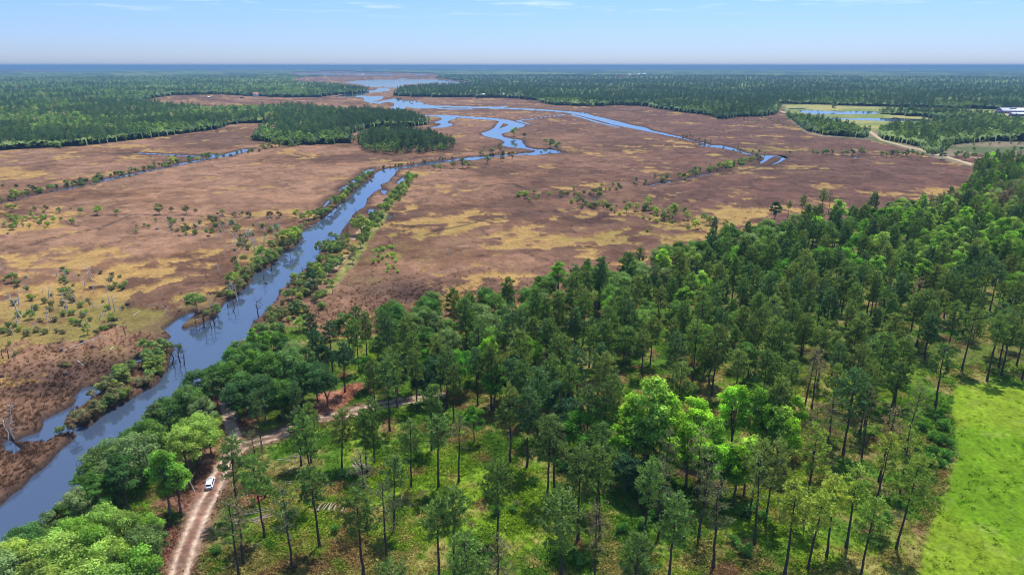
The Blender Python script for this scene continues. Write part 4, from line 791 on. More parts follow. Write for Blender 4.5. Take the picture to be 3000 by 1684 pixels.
along('D', [(1680,760),(1800,650),(1910,510),(2080,410),(2160,320),(2270,230),(2450,90),(2576,-30)], 102, 3.5, .7, 1.5, 'ooggy', .3)
along('B', [(0,1130),(60,1060),(150,980),(240,910)], 78, 2.2, .8, 1.5, 'oogyg', .3)
along('B', [(300,890),(500,865),(760,825),(1000,800),(1300,775)], 44, 3, .6, 1.2, 'oob', .15)
along('E', [(1200,10),(1080,70),(960,120),(860,180),(760,240),(660,300),(600,350)], 57, 2.0, .6, 1.3, 'oogb', .15)
along('D', [(1250,1290),(1220,1200),(1150,1160),(1050,1200),(960,1290),(880,1370),(780,1440)], 44, 2.0, .7, 1.4, 'goy', .25)
along('B', [(545,945),(440,1080),(340,1200),(240,1320),(150,1430)], 102, 3.0, .8, 1.6, 'gggyv', .35)
along('D', [(2540,330),(2450,480),(2390,590),(2330,690),(2230,800),(2100,930),(1950,1080)], 102, 4.5, .8, 1.7, 'gggoy', .35)
along('D', [(1910,980),(2020,900),(2150,780),(2220,690),(2330,520)], 30, 2.5, .5, 1.1, 'oob', .1)
along('A', [(0,1135),(300,1060),(520,1025),(760,965),(1060,905),(1380,832),(1560,790)], 57, 3.0, .8, 1.7, 'gogd', .2)
along('A', [(1700,800),(1900,760),(2100,725),(2500,708)], 27, 5, .8, 1.6, 'gog', .3)
along('C', [(-10,950),(130,915),(290,885),(450,850),(570,815)], 57, 6, .8, 1.7, 'ogyo', .3)
along('F', [(1300,-60),(1700,-20),(1900,20),(2150,20),(2400,70),(2576,110)], 44, 6, .7, 1.6, 'ogyy', .3)
along('B', [(1560,1090),(1800,1110),(1980,1050),(2300,1000),(2560,950)], 44, 6, .7, 1.5, 'ooyg', .2)
along('C', [(20,640),(200,700),(480,765),(620,785)], 27, 5, .7, 1.3, 'odo', .2)
for (u, v) in [(985,785),(1015,786),(1055,788),(1085,786),(1125,782),(1205,786),(1240,788),(1280,788),(1345,782),(1360,784)] + [(1500 + i * 38, 790 + (i % 3) * 4) for i in range(11)]:
    p = W('C', [(u, v)], .6)[0]; put(p[0], p[1], random.choice(SMALLT), random.uniform(.9, 1.4), tv(COLS['d'] + COLS['g']), 'small_tree', 'dike', z='w', ex=2)
# understorey in the open wood
for (u, v, s_) in [(2120,1500,1.3),(2170,1510,1.5),(2200,1500,1.2),(2235,1520,1.1),(1910,1520,1.5),(1960,1490,1.6),(1890,1550,1.2),(2750,1300,1.5),(2735,1330,1.2),(2765,1260,1.4),(2725,1290,1.2),(2770,1340,1.3),(2745,1230,1.2),(2700,1260,1.1),(2720,1360,1.2),(2690,1330,1.),(2760,1370,1.0),(2775,1310,1.1),(2150,1590,1.0),(2180,1620,1.1),(1020,1400,1.2),(1060,1430,1.0),(900,1440,1.0),(730,1440,.9),(850,1520,1.0),(830,1490,.8),
     (1250,1480,.9),(1430,1460,1.0),(1500,1500,.9),(1560,1420,1.0),(1820,1560,1.1),(1640,1380,1.2),(1450,1510,1.4),(2640,1480,1.0),(2600,1530,1.1),(980,1560,.9),(1380,1600,1.0),(1700,1650,1.0),(640,1620,.9)]:
    x, y = G1(u, v); put(x, y, random.choice(SHRUBS), s_, tv([(.05, .12, .02), (.06, .13, .025)]), 'shrub', 'under', ex=1.5)
# dead trees and snags
DT = [('D', [(370,705,1.0,0),(750,870,.8,0),(870,800,1.3,0),(840,790,1.2,0),(1260,862,.7,0),(800,872,.5,0),(1450,240,.8,0),(1300,240,1.1,0),(1650,260,.7,0),(1735,180,1.1,0),(1900,300,1.2,0),(1830,330,1.2,0),(1880,260,.9,0),(2110,210,.8,0),(2060,230,.9,0),(1770,180,.9,0),(1800,450,1.0,0),(1920,350,1.0,0),(1690,400,.8,0),(2000,300,.8,0),(160,850,1.2,0),(140,760,1.0,0),(500,600,1.3,0),(700,580,1.2,0),(510,790,.9,0),(830,600,.8,0),(1740,700,1.2,0),(1760,680,1.0,0),(1790,720,1.0,0),(1660,520,.7,0),(1590,790,1.0,0),
   (1950,840,1.2,1),(1720,770,.9,1),(1760,800,1.0,1),(1600,930,.9,1),(1480,930,.8,1),(1620,900,.9,1),(1540,920,1.0,1),(1360,1180,1.0,1),(1300,1200,.9,1),(1390,1200,.9,1),(1940,500,1.0,1),(1990,560,.9,1),(2050,500,.8,1),(2290,560,.8,1),(2180,660,.7,1),(30,1160,.8,1),(65,1165,.8,1),(950,1000,.7,1),(2510,690,.6,1),(2480,300,.7,1)]),
      ('B', [(45,1370,1.1,1),(108,1240,.6,1),(590,1390,.6,0),(1250,1275,.5,0)]), ('E', [(110,430,1.1,0),(90,330,.9,0),(60,420,.8,0),(1470,830,.7,0),(1130,430,.9,0)]),
      ('F', [(300,380,.5,1),(620,290,.5,0),(810,390,.6,0),(380,300,.6,0),(1090,340,.5,0),(2140,360,.4,0)]), ('I', [(715,660,1.5,0)])]
for cr_, L_ in DT:
    for (u, v, s_, k) in L_:
        p = W(cr_, [(u, v)], .3)[0]; me = random.choice(DEADS if k == 0 else DEADD); put(p[0], p[1], (me, None), s_ * random.uniform(.65, .85), (.3, .3, .3), 'dead_tree', 'marsh' if cr_ != 'I' else 'open', z='w', ex=2)
# ---------------------------------------------------------------- link them: the ones that show largest as things, the rest as one mass
xs = np.array([t['x'] for t in TREES]); ys = np.array([t['y'] for t in TREES]); zs = np.maximum(gz(xs, ys), .05)
for t, z in zip(TREES, zs): t['zz'] = z - (t['sink'] if t['name'] != 'dead_tree' else .1)
byname = {}
for t in TREES: byname.setdefault(t['name'], []).append(t)
ORD = 'first second third fourth fifth sixth seventh eighth ninth tenth eleventh twelfth thirteenth fourteenth fifteenth sixteenth seventeenth eighteenth nineteenth twentieth'.split()
rest = []; things = []
for nm, L_ in byname.items():
    for t in L_:
        px_, py_, dep_ = proj(t['x'], t['y'], t['zz']); t['px'], t['py'] = float(px_), float(py_)
        t['vis'] = t['ex'] * t['s'] * 100 / dep_ * (1 if -120 < px_ < 3120 and py_ < 1980 else 0)
    L_.sort(key=lambda t: -t['vis'])
    cap = 300
    things += [t for t in L_[:cap] if t['vis'] > 0]; rest += [t for t in L_[cap:] if t['vis'] > 0]
    rest += [t for t in L_ if t['vis'] == 0]
# ---- what each one is called
def hue(t):
    r_, g_, b_ = [q / 2.5 for q in t['t']]
    if g_ > .2 and r_ > .12: return 'yellow-green' if r_ > .15 and g_ < .27 else 'bright lime green'
    if r_ >= g_ * .93: return 'brownish thin'
    if r_ > .11 and g_ < .2: return 'pale olive'
    if g_ > .15: return 'fresh green'
    if g_ < .075: return 'very dark green'
    return 'dark green' if g_ < .11 else 'mid green'
def size(t): return 'tall' if t['s'] > 1.02 else ('small' if t['s'] < .8 else 'medium')
BANDS = []
def band(t):
    x, y, nm = t['px'], t['py'], t['name']
    if nm in ('pine_tree', 'broadleaf_tree') and t['zone'] == 'open' or t['zone'] in ('lime', 'river', 'oak'):
        if t['zone'] == 'lime': return ('bright lime broadleaf', 'in the lime grove inside the pines'), True
        if t['zone'] == 'river': return (hue(t) + ' broadleaf', 'between river and car track' if y < 1580 else 'in the bottom left corner thicket'), True
        if t['zone'] == 'oak': return (hue(t) + ' broadleaf', 'in the oaks north of the fork'), True
        if y > 1640: return ('long-trunked pine', 'in the row cut by the bottom edge'), True
        if y > 1540: return ('long-trunked pine', 'in the second row above the bottom edge'), True
        if y > 1440: return ('pine', 'in the third row above the bottom edge'), True
        if y > 1330: return ('pine', 'on the green floor right of the dirt track'), True
        if y > 1230: return ('pine', 'beside or just behind the lime grove'), True
        if y > 1150: return ('pine', 'where the open floor meets the dense wood'), True
        return ('slender pine', 'with bare trunk showing, above the pasture end'), x > 2700
    return None, False
groups_ord = {}
for t in things:
    b_, o_ = band(t)
    if b_ and not t['label']: groups_ord.setdefault(b_, []).append(t)
for b_, L_ in groups_ord.items():
    L_.sort(key=lambda t: t['px'])
    for i, t in enumerate(L_):
        if i < 20: t['label'] = ('%s, %s from the left %s' % (b_[0], ORD[i], b_[1])); t['grp'] = '%s %s' % (b_[0].split()[-1] + 's', b_[1])
        else:
            k = len(L_) - 1 - i
            t['label'] = ('%s, %s from the right %s' % (b_[0], ORD[min(k, 19)], b_[1])); t['grp'] = '%s %s' % (b_[0].split()[-1] + 's', b_[1])
PLACE = {'edge': 'marsh-edge belt', 'dense': 'closed pine wood', 'back': 'far right wood', 'right': 'wood above the pasture', 'mid': 'thinning wood beside the pasture',
         'limewood': 'bright stand at the right', 'brownwood': 'brownish stand at far right', 'open': 'in the open pine wood', 'under': 'on the open wood floor', 'lone': 'at the marsh edge', 'dike': 'on dike across the marsh'}
def marsh_place(t):
    x, y = t['px'], t['py']
    if y < 575 and x < 850: return 'along the far-left ditch' if y > 430 else 'at the far left marsh edge'
    if x < 250 and y < 700: return 'in thicket on the left marsh'
    if x < 420 and y < 860: return 'on the left brown marsh'
    if x < 420: return 'among stumps on lower left marsh' if y < 1050 else 'on reedy strip by side channel'
    if x < 900 and y < 640: return 'on left marsh before the river'
    if x < 700 and y < 800: return 'in snag belt left of the river'
    if x < 960: return 'on the left river bank' if x < 560 + (900 - y) * .75 else 'on the right river bank'
    if x < 1230 and y > 500: return 'on the levee right of the river'
    if y < 500 and x < 1700: return 'beside the river bends'
    if x < 1900: return 'beside the wet mid-marsh hollow' if y < 700 else 'on golden marsh before the wood'
    if y < 520: return 'by sand road on the right' if x > 2700 else 'near canal on the right marsh'
    return 'on golden strip before right wood'
KN = {'pine_tree': 'pine', 'broadleaf_tree': 'broadleaf', 'small_tree': 'small tree', 'shrub': 'shrub', 'dead_tree': 'dead tree'}
def in_the(pl): return pl if pl.split()[0] in ('in', 'on', 'at', 'along', 'beside', 'among', 'by', 'near') else 'in the ' + pl
KG = {'pine_tree': 'pines', 'broadleaf_tree': 'broadleaf trees', 'small_tree': 'small trees', 'shrub': 'shrubs', 'dead_tree': 'dead trees'}
shared = {}
for t in things:
    if t['label']:
        t.setdefault('grp', 'lone trees at the marsh edge'); continue
    pl = marsh_place(t) if t['zone'] == 'marsh' else PLACE.get(t['zone'], 'in the wood')
    hu = ('dark wet' if t['pr'][0].materials[0] is M['snag'] else 'bleached grey') if t['name'] == 'dead_tree' else hue(t)
    t['pl'] = pl; shared.setdefault((t['name'], pl, hu), []).append(t)
for (nm, pl, hu), L_ in shared.items():
    L_.sort(key=lambda t: t['px'])
    small = L_[0]['zone'] in ('marsh', 'dike', 'under') or len(L_) <= 8
    for i, t in enumerate(L_):
        t['grp'] = '%s %s' % (KG[nm], in_the(pl))
    if len(L_) == 1: L_[0]['label'] = '%s %s %s' % (hu, KN[nm], in_the(pl))
    elif len(L_) <= 20:
        for i, t in enumerate(L_): t['label'] = '%s %s, %s from the left %s' % (hu, KN[nm], ORD[i], in_the(pl))
    else:
        nb = math.ceil(len(L_) / 17); L_.sort(key=lambda t: -t['py']); step = math.ceil(len(L_) / nb)
        for b_ in range(nb):
            row = sorted(L_[b_ * step:(b_ + 1) * step], key=lambda t: t['px'])
            for i, t in enumerate(row): t['label'] = '%s %s, %s from left, %s, %s' % (hu, KN[nm], ORD[i], 'nearest row' if b_ == 0 else ORD[b_] + ' row', pl)
for t in things:
    nm = t['name']; e = bpy.data.objects.new(nm, None); link(e)
    if len(t['label'].split()) > 16: print('LONG', t['label'])
    e.location = (t['x'], t['y'], t['zz']); e.rotation_euler = (random.gauss(0, .02), random.gauss(0, .02), t['r']); kx = random.uniform(.88, 1.12); e.scale = (t['s'] * kx, t['s'] * kx, t['s'] * random.uniform(.93, 1.07)); e.empty_display_size = .2
    tag(e, t['label'], KN[nm].replace('bare ', '').replace('small ', '').replace('pine', 'pine tree').replace('broadleaf', 'tree'), t['grp'])
    if t['pr'][1] is None:
        o = bpy.data.objects.new('trunk', t['pr'][0]); link(o, e)
    else:
        o = bpy.data.objects.new('trunk' if nm != 'shrub' else 'stem', t['pr'][0]); link(o, e)
        o2 = bpy.data.objects.new('crown' if nm != 'shrub' else 'foliage', t['pr'][1]); link(o2, e); o2['tint'] = [float(q) for q in t['t']]
# the rest of the wood, past three hundred of a kind
key = {}; meshes = []
for t in rest:
    k = t['pr'][0].name
    if k not in key and t['pr'][1] is not None:
        key[k] = len(meshes); a, b_ = t['pr']
        def arr(me):
            v = np.empty(len(me.vertices) * 3, np.float32); me.vertices.foreach_get('co', v); q = np.empty(len(me.loops), np.int32); me.loops.foreach_get('vertex_index', q)
            l = np.empty(len(me.vertices), np.float32); me.attributes['lv'].data.foreach_get('value', l); return v.reshape(-1, 3), q.reshape(-1, 4), l
        va, qa, la = arr(a); vb, qb, lb = arr(b_)
        meshes.append(mesh_np('wood_tree', np.concatenate([va, vb]), np.concatenate([qa, qb + len(va)]), [a.materials[0], b_.materials[0]], {'lv': ('FLOAT', np.concatenate([la, lb]))}, np.concatenate([np.zeros(len(qa)), np.ones(len(qb))])))
scrub = [t for t in rest if t['pr'][1] is not None and t['name'] in ('shrub', 'small_tree')]; rest = [t for t in rest if t['pr'][1] is not None and t['name'] in ('pine_tree', 'broadleaf_tree')]
if rest:
    scatter('dense_wood', [(t['x'], t['y'], t['zz']) for t in rest], [t['r'] for t in rest], [t['s'] for t in rest], [key[t['pr'][0].name] for t in rest], [t['t'] for t in rest], coll('wood', meshes), 'closed mixed pine and broadleaf wood filling the right side', 'wood')
if scrub:
    scatter('marsh_scrub', [(t['x'], t['y'], t['zz']) for t in scrub], [t['r'] for t in scrub], [t['s'] for t in scrub], [key[t['pr'][0].name] for t in scrub], [t['t'] for t in scrub], bpy.data.collections['wood'], 'low tangled scrub spread over the marsh', 'scrub')
# ---- far woods: tens of thousands of light trees
lods = [lod_pine(i) for i in range(4)] + [lod_oak(i) for i in range(4)]; LC = coll('far_tree', lods)
gp = []
for r0, r1 in [(500, 1000), (1000, 1500), (1500, 2200), (2200, 3200), (3200, 4600), (4600, 7000)]:
    s_ = max(7.0, (r0 + r1) / 2 / 165); a_ = np.linspace(-41, 41, 2)
    gx, gy = np.meshgrid(np.arange(-r1, r1, s_), np.arange(r0 * .7, r1, s_)); x = (gx + RG.uniform(-.95, .95, gx.shape) * s_).ravel(); y = (gy + RG.uniform(-.95, .95, gy.shape) * s_).ravel()
    r_ = np.hypot(x, y); m = (r_ >= r0) & (r_ < r1) & (np.abs(np.degrees(np.arctan2(x, y))) < 41); x, y = x[m], y[m]
    d_ = wood_sd(x, y); cl = np.full(x.shape, 1e4)
    for p in CLEAR: poly_sd(x, y, p, 50, cl)
    m = (d_ < -2) & (cl > 5) & (line_d(x, y, ROAD, 20) > 7); x, y, d_ = x[m], y[m], d_[m]
    gp.append(np.stack([x, y, d_], 1))
gp = np.concatenate(gp); n = len(gp)
fx, fy, fd = gp.T; ppx, ppy, _ = proj(fx, fy, 0)
v1 = .5 + 1.25 * (fbm(fx, fy, 150, 71, 4) - .5) + .36 * ((ppx > 2350) & (ppy > 346)) + .25 * ((ppx > 2250) & (ppy > 330) & (ppx < 2560)); v2 = RG.random(n); edgeb = np.exp(fd / 14)
light = ss(.46, .62, v1 + .14 * (ppx < 900) - .12 * ((ppx > 1150) & (ppx < 2400)) + .25 * edgeb * (v2 > .5))
oak = v2 < .12 + .75 * light
light = light * (.4 + .6 * RG.random(n))
col = np.where(oak[:, None], lerp(C3((.050, .090, .028), n), C3((.115, .165, .045), n), light), lerp(C3((.028, .052, .028), n), C3((.05, .078, .03), n), RG.random(n)))
pk = RG.random(n) < .025 * (ppx < 900); col[pk] = (.20, .17, .09)
col *= RG.uniform(.75, 1.25, n)[:, None] * np.where(ppx < 1000, 3.3, 2.5)[:, None]
scl = RG.uniform(.6, 1.15, n) * np.where(oak, 1, .95); scl = np.where(edgeb > .3, scl * .72, scl)
ix = np.where(oak, RG.integers(4, 8, n), RG.integers(0, 4, n))
scatter('far_woodland', np.stack([fx, fy, np.full(n, .3)], 1), RG.uniform(0, 6.28, n), scl, ix, col, LC, 'mixed woods bordering the marsh in the distance', 'woodland')
qq = (ppx > 2600) & (ppx < 2900) & (ppy > 375) & (ppy < 450); print('F5', qq.sum(), oak[qq].mean() if qq.any() else 0, light[qq].mean() if qq.any() else 0)
print('far trees', n, 'things', len(things), 'rest', len(rest), {k: len(v) for k, v in byname.items()})
# ---- ground cover near the camera
TUS = coll('tussock', [tussock(500 + i, H=(1.3, 1.1, 1.5)[i], n=18).mesh('reed_tuft', M['reedleaf']) for i in range(3)] + [tussock(510 + i, H=.5, n=16, wd=.05, flat=.5, spread=.7).mesh('grass_tuft', M['reedleaf']) for i in range(2)])
HER = coll('herb', [herb(520 + i, n=12 + 3 * i, Rm=(.5, .7, .9)[i], leaf=(.13, .16, .2)[i]).mesh('herb', M['leaves']) for i in range(3)] + [tussock(530, H=.6, n=14, wd=.05, flat=.6, spread=.6).mesh('grass_tuft', M['leaves'])])
def sample_view(n, y0, y1, rng):
    # evenly over the picture, so denser near the camera
    dpt = np.radians(rng.uniform(y0, y1, n)); a = np.radians(rng.uniform(-41, 41, n)); r_ = CAM_H / np.tan(dpt); return np.sin(a) * r_, np.cos(a) * r_
x, y = sample_view(150000, 7, 50, RG); h, c, cl, _ = ground_at(x, y); sdw = water_sd(x, y)
low = c[:, 0] / (c[:, 1] + 1e-6) < 1.62
m = (cl == 0) & (h > .1) & (sdw > .6) & (RG.random(len(x)) < np.where(low, .3, .75) * ss(340, 240, np.hypot(x, y))); x, y, h, c, low = x[m], y[m], h[m], c[m], low[m]; n = len(x)
scatter('marsh_reeds', np.stack([x, y, h - .15], 1), RG.uniform(0, 6.28, n), RG.uniform(.45, .95, n) * np.where(low, .8, 1), np.where(low, RG.integers(3, 5, n), RG.integers(0, 3, n)), c * RG.uniform(1.15, 1.9, n)[:, None], TUS, 'dry brown reeds and sedge covering the marsh', 'reeds')
x, y = sample_view(150000, 17, 52, RG); h, c, cl, _ = ground_at(x, y)
dns = fbm(x, y, 8, 81, 3); m = (((cl == 1) & (RG.random(len(x)) < .25 + .75 * ss(.4, .6, dns)))) | ((cl == 2) & (RG.random(len(x)) < .06)) ; x, y, h, c, dns = x[m], y[m], h[m], c[m], dns[m]; n = len(x)
green = c[:, 1] > c[:, 0]
cc = np.where(green[:, None], c * 1.35 + np.array([.0, .012, .0]), c * 1.4) * RG.uniform(.7, 1.35, n)[:, None]
scatter('undergrowth', np.stack([x, y, h - .03], 1), RG.uniform(0, 6.28, n), RG.uniform(.6, 1.3, n) * (.7 + .7 * dns), RG.integers(0, 4, n), cc, HER, 'low green herbs and brambles on the woodland floor', 'undergrowth')
# ---------------------------------------------------------------- built things
def box(T, c, s, rz=0):
    x, y, z = [q / 2 for q in s]; v = np.array([(i * x, j * y, k * z) for k in (-1, 1) for j in (-1, 1) for i in (-1, 1)])
    v[:, :2] = v[:, :2] @ np.array([[math.cos(rz), math.sin(rz)], [-math.sin(rz), math.cos(rz)]])
    T.add(v + np.array(c), [(0, 2, 3, 1), (4, 5, 7, 6), (0, 1, 5, 4), (2, 6, 7, 3), (0, 4, 6, 2), (1, 3, 7, 5)], 1.0)
def loft(T, rings, cap=True):
    rings = np.array(rings, float); m, k, _ = rings.shape; q = []
    for i in range(m - 1):
        for j in range(k): q.append((i * k + j, i * k + (j + 1) % k, (i + 1) * k + (j + 1) % k, (i + 1) * k + j))
    if cap:
        for o_ in (0, (m - 1) * k):
            for j in range(1, k // 2): 
                q.append((o_ + j - 1, o_ + j, o_ + k - 1 - j, o_ + k - j) if j < k - 1 - j else (o_ + j - 1, o_ + j, o_ + j, o_ + k - j))
    T.add(rings.reshape(-1, 3), q, 1.0)
def part(name, T, m, parent, smooth=False):
    me = T.mesh(name, m)
    if smooth: me.polygons.foreach_set('use_smooth', np.ones(len(me.polygons), bool))
    return link(bpy.data.objects.new(name, me), parent)
def thing(name, label, cat, loc, rz=0, group=None):
    e = bpy.data.objects.new(name, None); link(e); e.location = loc; e.rotation_euler = (0, 0, rz); e.empty_display_size = .3
    return tag(e, label, cat, group)
# ---- the car
def station(y, w_, zt, zs, zb):   # ring across the car, from the right sill over the top
    return [(w_ * .9, y, zb), (w_, y, zb + .12), (w_, y, zs), (w_ * .9, y, zt - .02), (w_ * .45, y, zt + .02), (-w_ * .45, y, zt + .02), (-w_ * .9, y, zt - .02), (-w_, y, zs), (-w_, y, zb + .12), (-w_ * .9, y, zb)]
def make_car():
    p = unproj([[612.5, 1430.5], [620, 1405.5]], 1.0); c = p.mean(0); h = math.atan2(-(p[1][0] - p[0][0]), p[1][1] - p[0][1])
    z = float(gz(c[0], c[1])[0]) + .02
    car = thing('parked_car', 'white five-door estate car with roof glass, parked on the dirt track', 'car', (c[0], c[1], z), h)
    T = Geo(); loft(T, [station(*a) for a in [(-2.36, .78, .78, .55, .38), (-2.30, .86, 1.0, .62, .30), (-2.0, .92, 1.06, .74, .26), (-1.2, .93, 1.05, .78, .24), (0, .93, 1.02, .78, .24), (.9, .93, .99, .76, .24), (1.5, .92, .96, .72, .24), (2.0, .88, .88, .66, .26), (2.28, .80, .74, .55, .30), (2.36, .68, .60, .48, .36)]])
    body = part('body', T, M['carwhite'], car, True)
    T = Geo(); rg = lambda y, wb, zb, wt, zt: [(wb, y, zb), (wt, y, zt), (wt * .5, y, zt + .04), (-wt * .5, y, zt + .04), (-wt, y, zt), (-wb, y, zb)]
    loft(T, [rg(-2.12, .80, 1.0, .74, 1.06), rg(-1.82, .84, 1.0, .66, 1.50), rg(-1.5, .85, 1.0, .64, 1.60), rg(-.5, .86, 1.0, .65, 1.64), (rg(.35, .86, .98, .64, 1.60)), rg(.75, .85, .97, .62, 1.45), rg(1.35, .80, .94, .74, 1.0)])
    part('cabin', T, M['carwhite'], car, False)
    def panel(name, pts, m=M['glass'], par=car):
        T = Geo(); pts = np.array(pts, float); n_ = unit(np.cross(pts[1] - pts[0], pts[3] - pts[0])); v = np.concatenate([pts - n_ * .008, pts + n_ * (.055 if name in ('rear_window', 'windscreen') else .014)])
        T.add(v, [(4, 5, 6, 7), (0, 3, 2, 1), (0, 1, 5, 4), (1, 2, 6, 5), (2, 3, 7, 6), (3, 0, 4, 7)], 1.0); return part(name, T, m, par)
    panel('rear_window', [(-.62, -2.06, 1.14), (.62, -2.06, 1.14), (.56, -1.86, 1.47), (-.56, -1.86, 1.47)])
    panel('windscreen', [(.60, 1.28, 1.06), (-.60, 1.28, 1.06), (-.56, .80, 1.45), (.56, .80, 1.45)])
    for s_ in (-1, 1):
        def sp(y, z_): return (s_ * (.855 - (z_ - 1.0) * .36), y, z_)
        for (y0, y1, t0, t1) in [(-1.75, -1.15, -1.55, -1.12), (-1.07, -.15, -1.04, -.15), (-.07, .95, -.07, .62)]:
            pts = [sp(y0, 1.08), sp(y1, 1.08), sp(t1, 1.46), sp(t0, 1.46)]; panel('side_window', pts if s_ > 0 else pts[::-1])
        T = Geo(); T.tube([(s_ * .60, -1.5, 1.66), (s_ * .61, -.6, 1.71), (s_ * .60, .3, 1.66)], [.022] * 3, 5); part('roof_rail', T, M['silver'], car)
        T = Geo(); box(T, (s_ * 1.0, .78, 1.08), (.2, .12, .15)); part('wing_mirror', T, M['carwhite'], car)
        T = Geo(); box(T, (s_ * .72, -2.30, .90), (.28, .12, .16)); part('tail_light', T, M['redlamp'], car)
        T = Geo(); box(T, (s_ * .66, 2.22, .70), (.30, .18, .13)); part('headlight', T, M['amber'], car)
        for y in (-1.42, 1.40):
            T = Geo(); n_ = 14; rings = []
            for xx, r_ in ((.70, .24), (.70, .33), (.74, .36), (.92, .36), (.95, .33), (.95, .24)): rings.append([(s_ * xx, y + r_ * math.cos(a * 2 * math.pi / n_), .36 + r_ * math.sin(a * 2 * math.pi / n_)) for a in range(n_)])
            loft(T, rings, False); wh = part('wheel', T, M['rubber'], car, True)
            T = Geo(); n2 = 10; rr_ = []
            for xx, r_ in ((.93, .24), (.935, .05), (.94, .001)): rr_.append([(s_ * xx, y + r_ * math.cos(a * 2 * math.pi / n2), .36 + r_ * math.sin(a * 2 * math.pi / n2)) for a in range(n2)])
            loft(T, rr_, False); part('rim', T, M['silver'], wh)
    panel('sunroof', [(-.46, .02, 1.665), (.46, .02, 1.665), (.46, .34, 1.645), (-.46, .34, 1.645)])
    panel('roof_seam', [(-.5, -.48, 1.685), (.5, -.48, 1.685), (.5, -.40, 1.685), (-.5, -.40, 1.685)], M['grey'])
    T = Geo(); box(T, (0, -2.33, .50), (1.5, .14, .26)); part('rear_bumper', T, M['silver'], car)
    T = Geo(); box(T, (0, 2.30, .46), (1.3, .14, .22)); part('front_grille', T, M['grey'], car)
    T = Geo(); box(T, (0, -1.96, 1.52), (1.15, .26, .04)); part('roof_spoiler', T, M['carwhite'], car)
make_car()
# ---- felled timber and brush
def pile(px_, py_, n, L, wdt, ang, label, m='log', messy=.12, rad=.09, up=.5, name='log_pile'):
    x, y = G1(px_, py_); z = float(gz(x, y)[0]); g = random.Random(int(px_ * 7 + py_)); e = thing(name, label, 'log pile' if name == 'log_pile' else 'brush pile', (x, y, z), 0, None)
    for i in range(n):
        T = Geo(); a = ang + g.gauss(0, messy); off = g.uniform(-wdt / 2, wdt / 2); l = L * g.uniform(.6, 1.05); r = rad * g.uniform(.6, 1.3); cz = r + up * g.random() * (1 - abs(off) / wdt)
        c = np.array([-math.sin(ang) * off, math.cos(ang) * off, cz]) + [math.cos(ang) * g.uniform(-.1, .1) * L, math.sin(ang) * g.uniform(-.1, .1) * L, 0]; d = np.array([math.cos(a), math.sin(a), g.gauss(0, .04)])
        T.tube([c - d * l / 2, c + d * l * .05 + [0, 0, g.uniform(0, .08)], c + d * l / 2], [r, r * .85, r * .6], 5); part('log' if name == 'log_pile' else 'branch', T, M[m], e)
pile(1058, 1372, 16, 6.2, 3.2, -.9, 'pale heap of peeled poles at the foot of a pine east of the track')
pile(742, 1508, 12, 8.0, 5.5, .35, 'long thin felled poles laid side by side below the burnt patch', messy=.06, rad=.08)
pile(775, 1520, 10, 4.2, 2.6, .75, 'short grey bundle of poles at the right end of the long felled poles', messy=.1, rad=.08)
pile(975, 1492, 26, 3.2, 6.5, 1.45, 'row of pale cut stems leaning together, widest log pile on the green floor', messy=.14, rad=.10, up=.9)
pile(868, 1345, 9, 5.0, 4.5, -.35, 'loose scatter of bare white branches right of the track fork', messy=.6, rad=.06, name='brush_pile')
pile(1018, 1392, 6, 3.0, 1.8, 1.3, 'small upright bunch of pale sticks beside the peeled poles', messy=.5, rad=.06, up=1.0, name='brush_pile')
pile(930, 1432, 9, 3.4, 5.5, 1.2, 'pale sticks in a line north of the widest log pile', messy=.3, rad=.06, name='brush_pile')
pile(855, 1418, 5, 5.0, 2.5, .3, 'few straight grey poles near the middle of the clearing', messy=.15, rad=.06)
pile(1190, 1478, 14, 4.2, 3.5, .9, 'grey brush heap of thin branches behind a pine trunk', 'greybark', messy=.7, rad=.05, name='brush_pile')
pile(1236, 1448, 12, 3.2, 2.4, 1.9, 'reddish brush heap right of the grey one', 'brown', messy=.6, rad=.05, name='brush_pile')
pile(1050, 1415, 5, 3.0, 2.0, .2, 'tiny tangle of white twigs in dark green weeds', messy=.8, rad=.05, name='brush_pile')
pile(880, 1437, 12, 2.4, 2.0, 1.6, 'rust-brown brush mound under the middle pines', 'brown', messy=.9, rad=.06, up=.8, name='brush_pile')
pile(1516, 1478, 14, 2.6, 2.2, 1.0, 'grey-brown twig mound left of the bottom centre pine', 'brown', messy=1.0, rad=.05, up=.8, name='brush_pile')
pile(1990, 1390, 18, 4.0, 5.0, 1.2, 'dark brown brush mound at the foot of the lime grove', 'brown', messy=1.0, rad=.07, up=1.2, name='brush_pile')
pile(1385, 1541, 10, 2.2, 2.4, .9, 'small pinkish brush mound in the bottom centre', 'brown', messy=1.0, rad=.05, name='brush_pile')
def fallen(tag_, u0, v0, u1, v1, label, m='dead', r=.14, name='fallen_log'):
    p = W(tag_, [(u0, v0), (u1, v1)], .5); z = np.maximum(gz(p[:, 0], p[:, 1]), 0); T = Geo()
    a = np.array([0, 0, r]); b_ = np.array([p[1][0] - p[0][0], p[1][1] - p[0][1], float(z[1] - z[0]) + r]); T.tube([a, (a + b_) / 2 + [0, 0, .05], b_], [r, r * .8, r * .4], 5)
    g = random.Random(int(u0)); L = np.linalg.norm(b_)
    for k in range(4):
        s_ = a + (b_ - a) * g.uniform(.5, .95); T.tube([s_, s_ + [g.gauss(0, .12 * L), g.gauss(0, .12 * L), g.uniform(.1, .5)]], [r * .35, .02], 3)
    o = link(bpy.data.objects.new(name, T.mesh(name, M[m]))); o.location = (p[0][0], p[0][1], float(z[0])); tag(o, label, 'log', 'fallen logs' if tag_ == 'D' else 'logs on the woodland floor')
fallen('E', 1860, 1268, 2040, 1212, 'single slender fallen log near the bottom left pines')
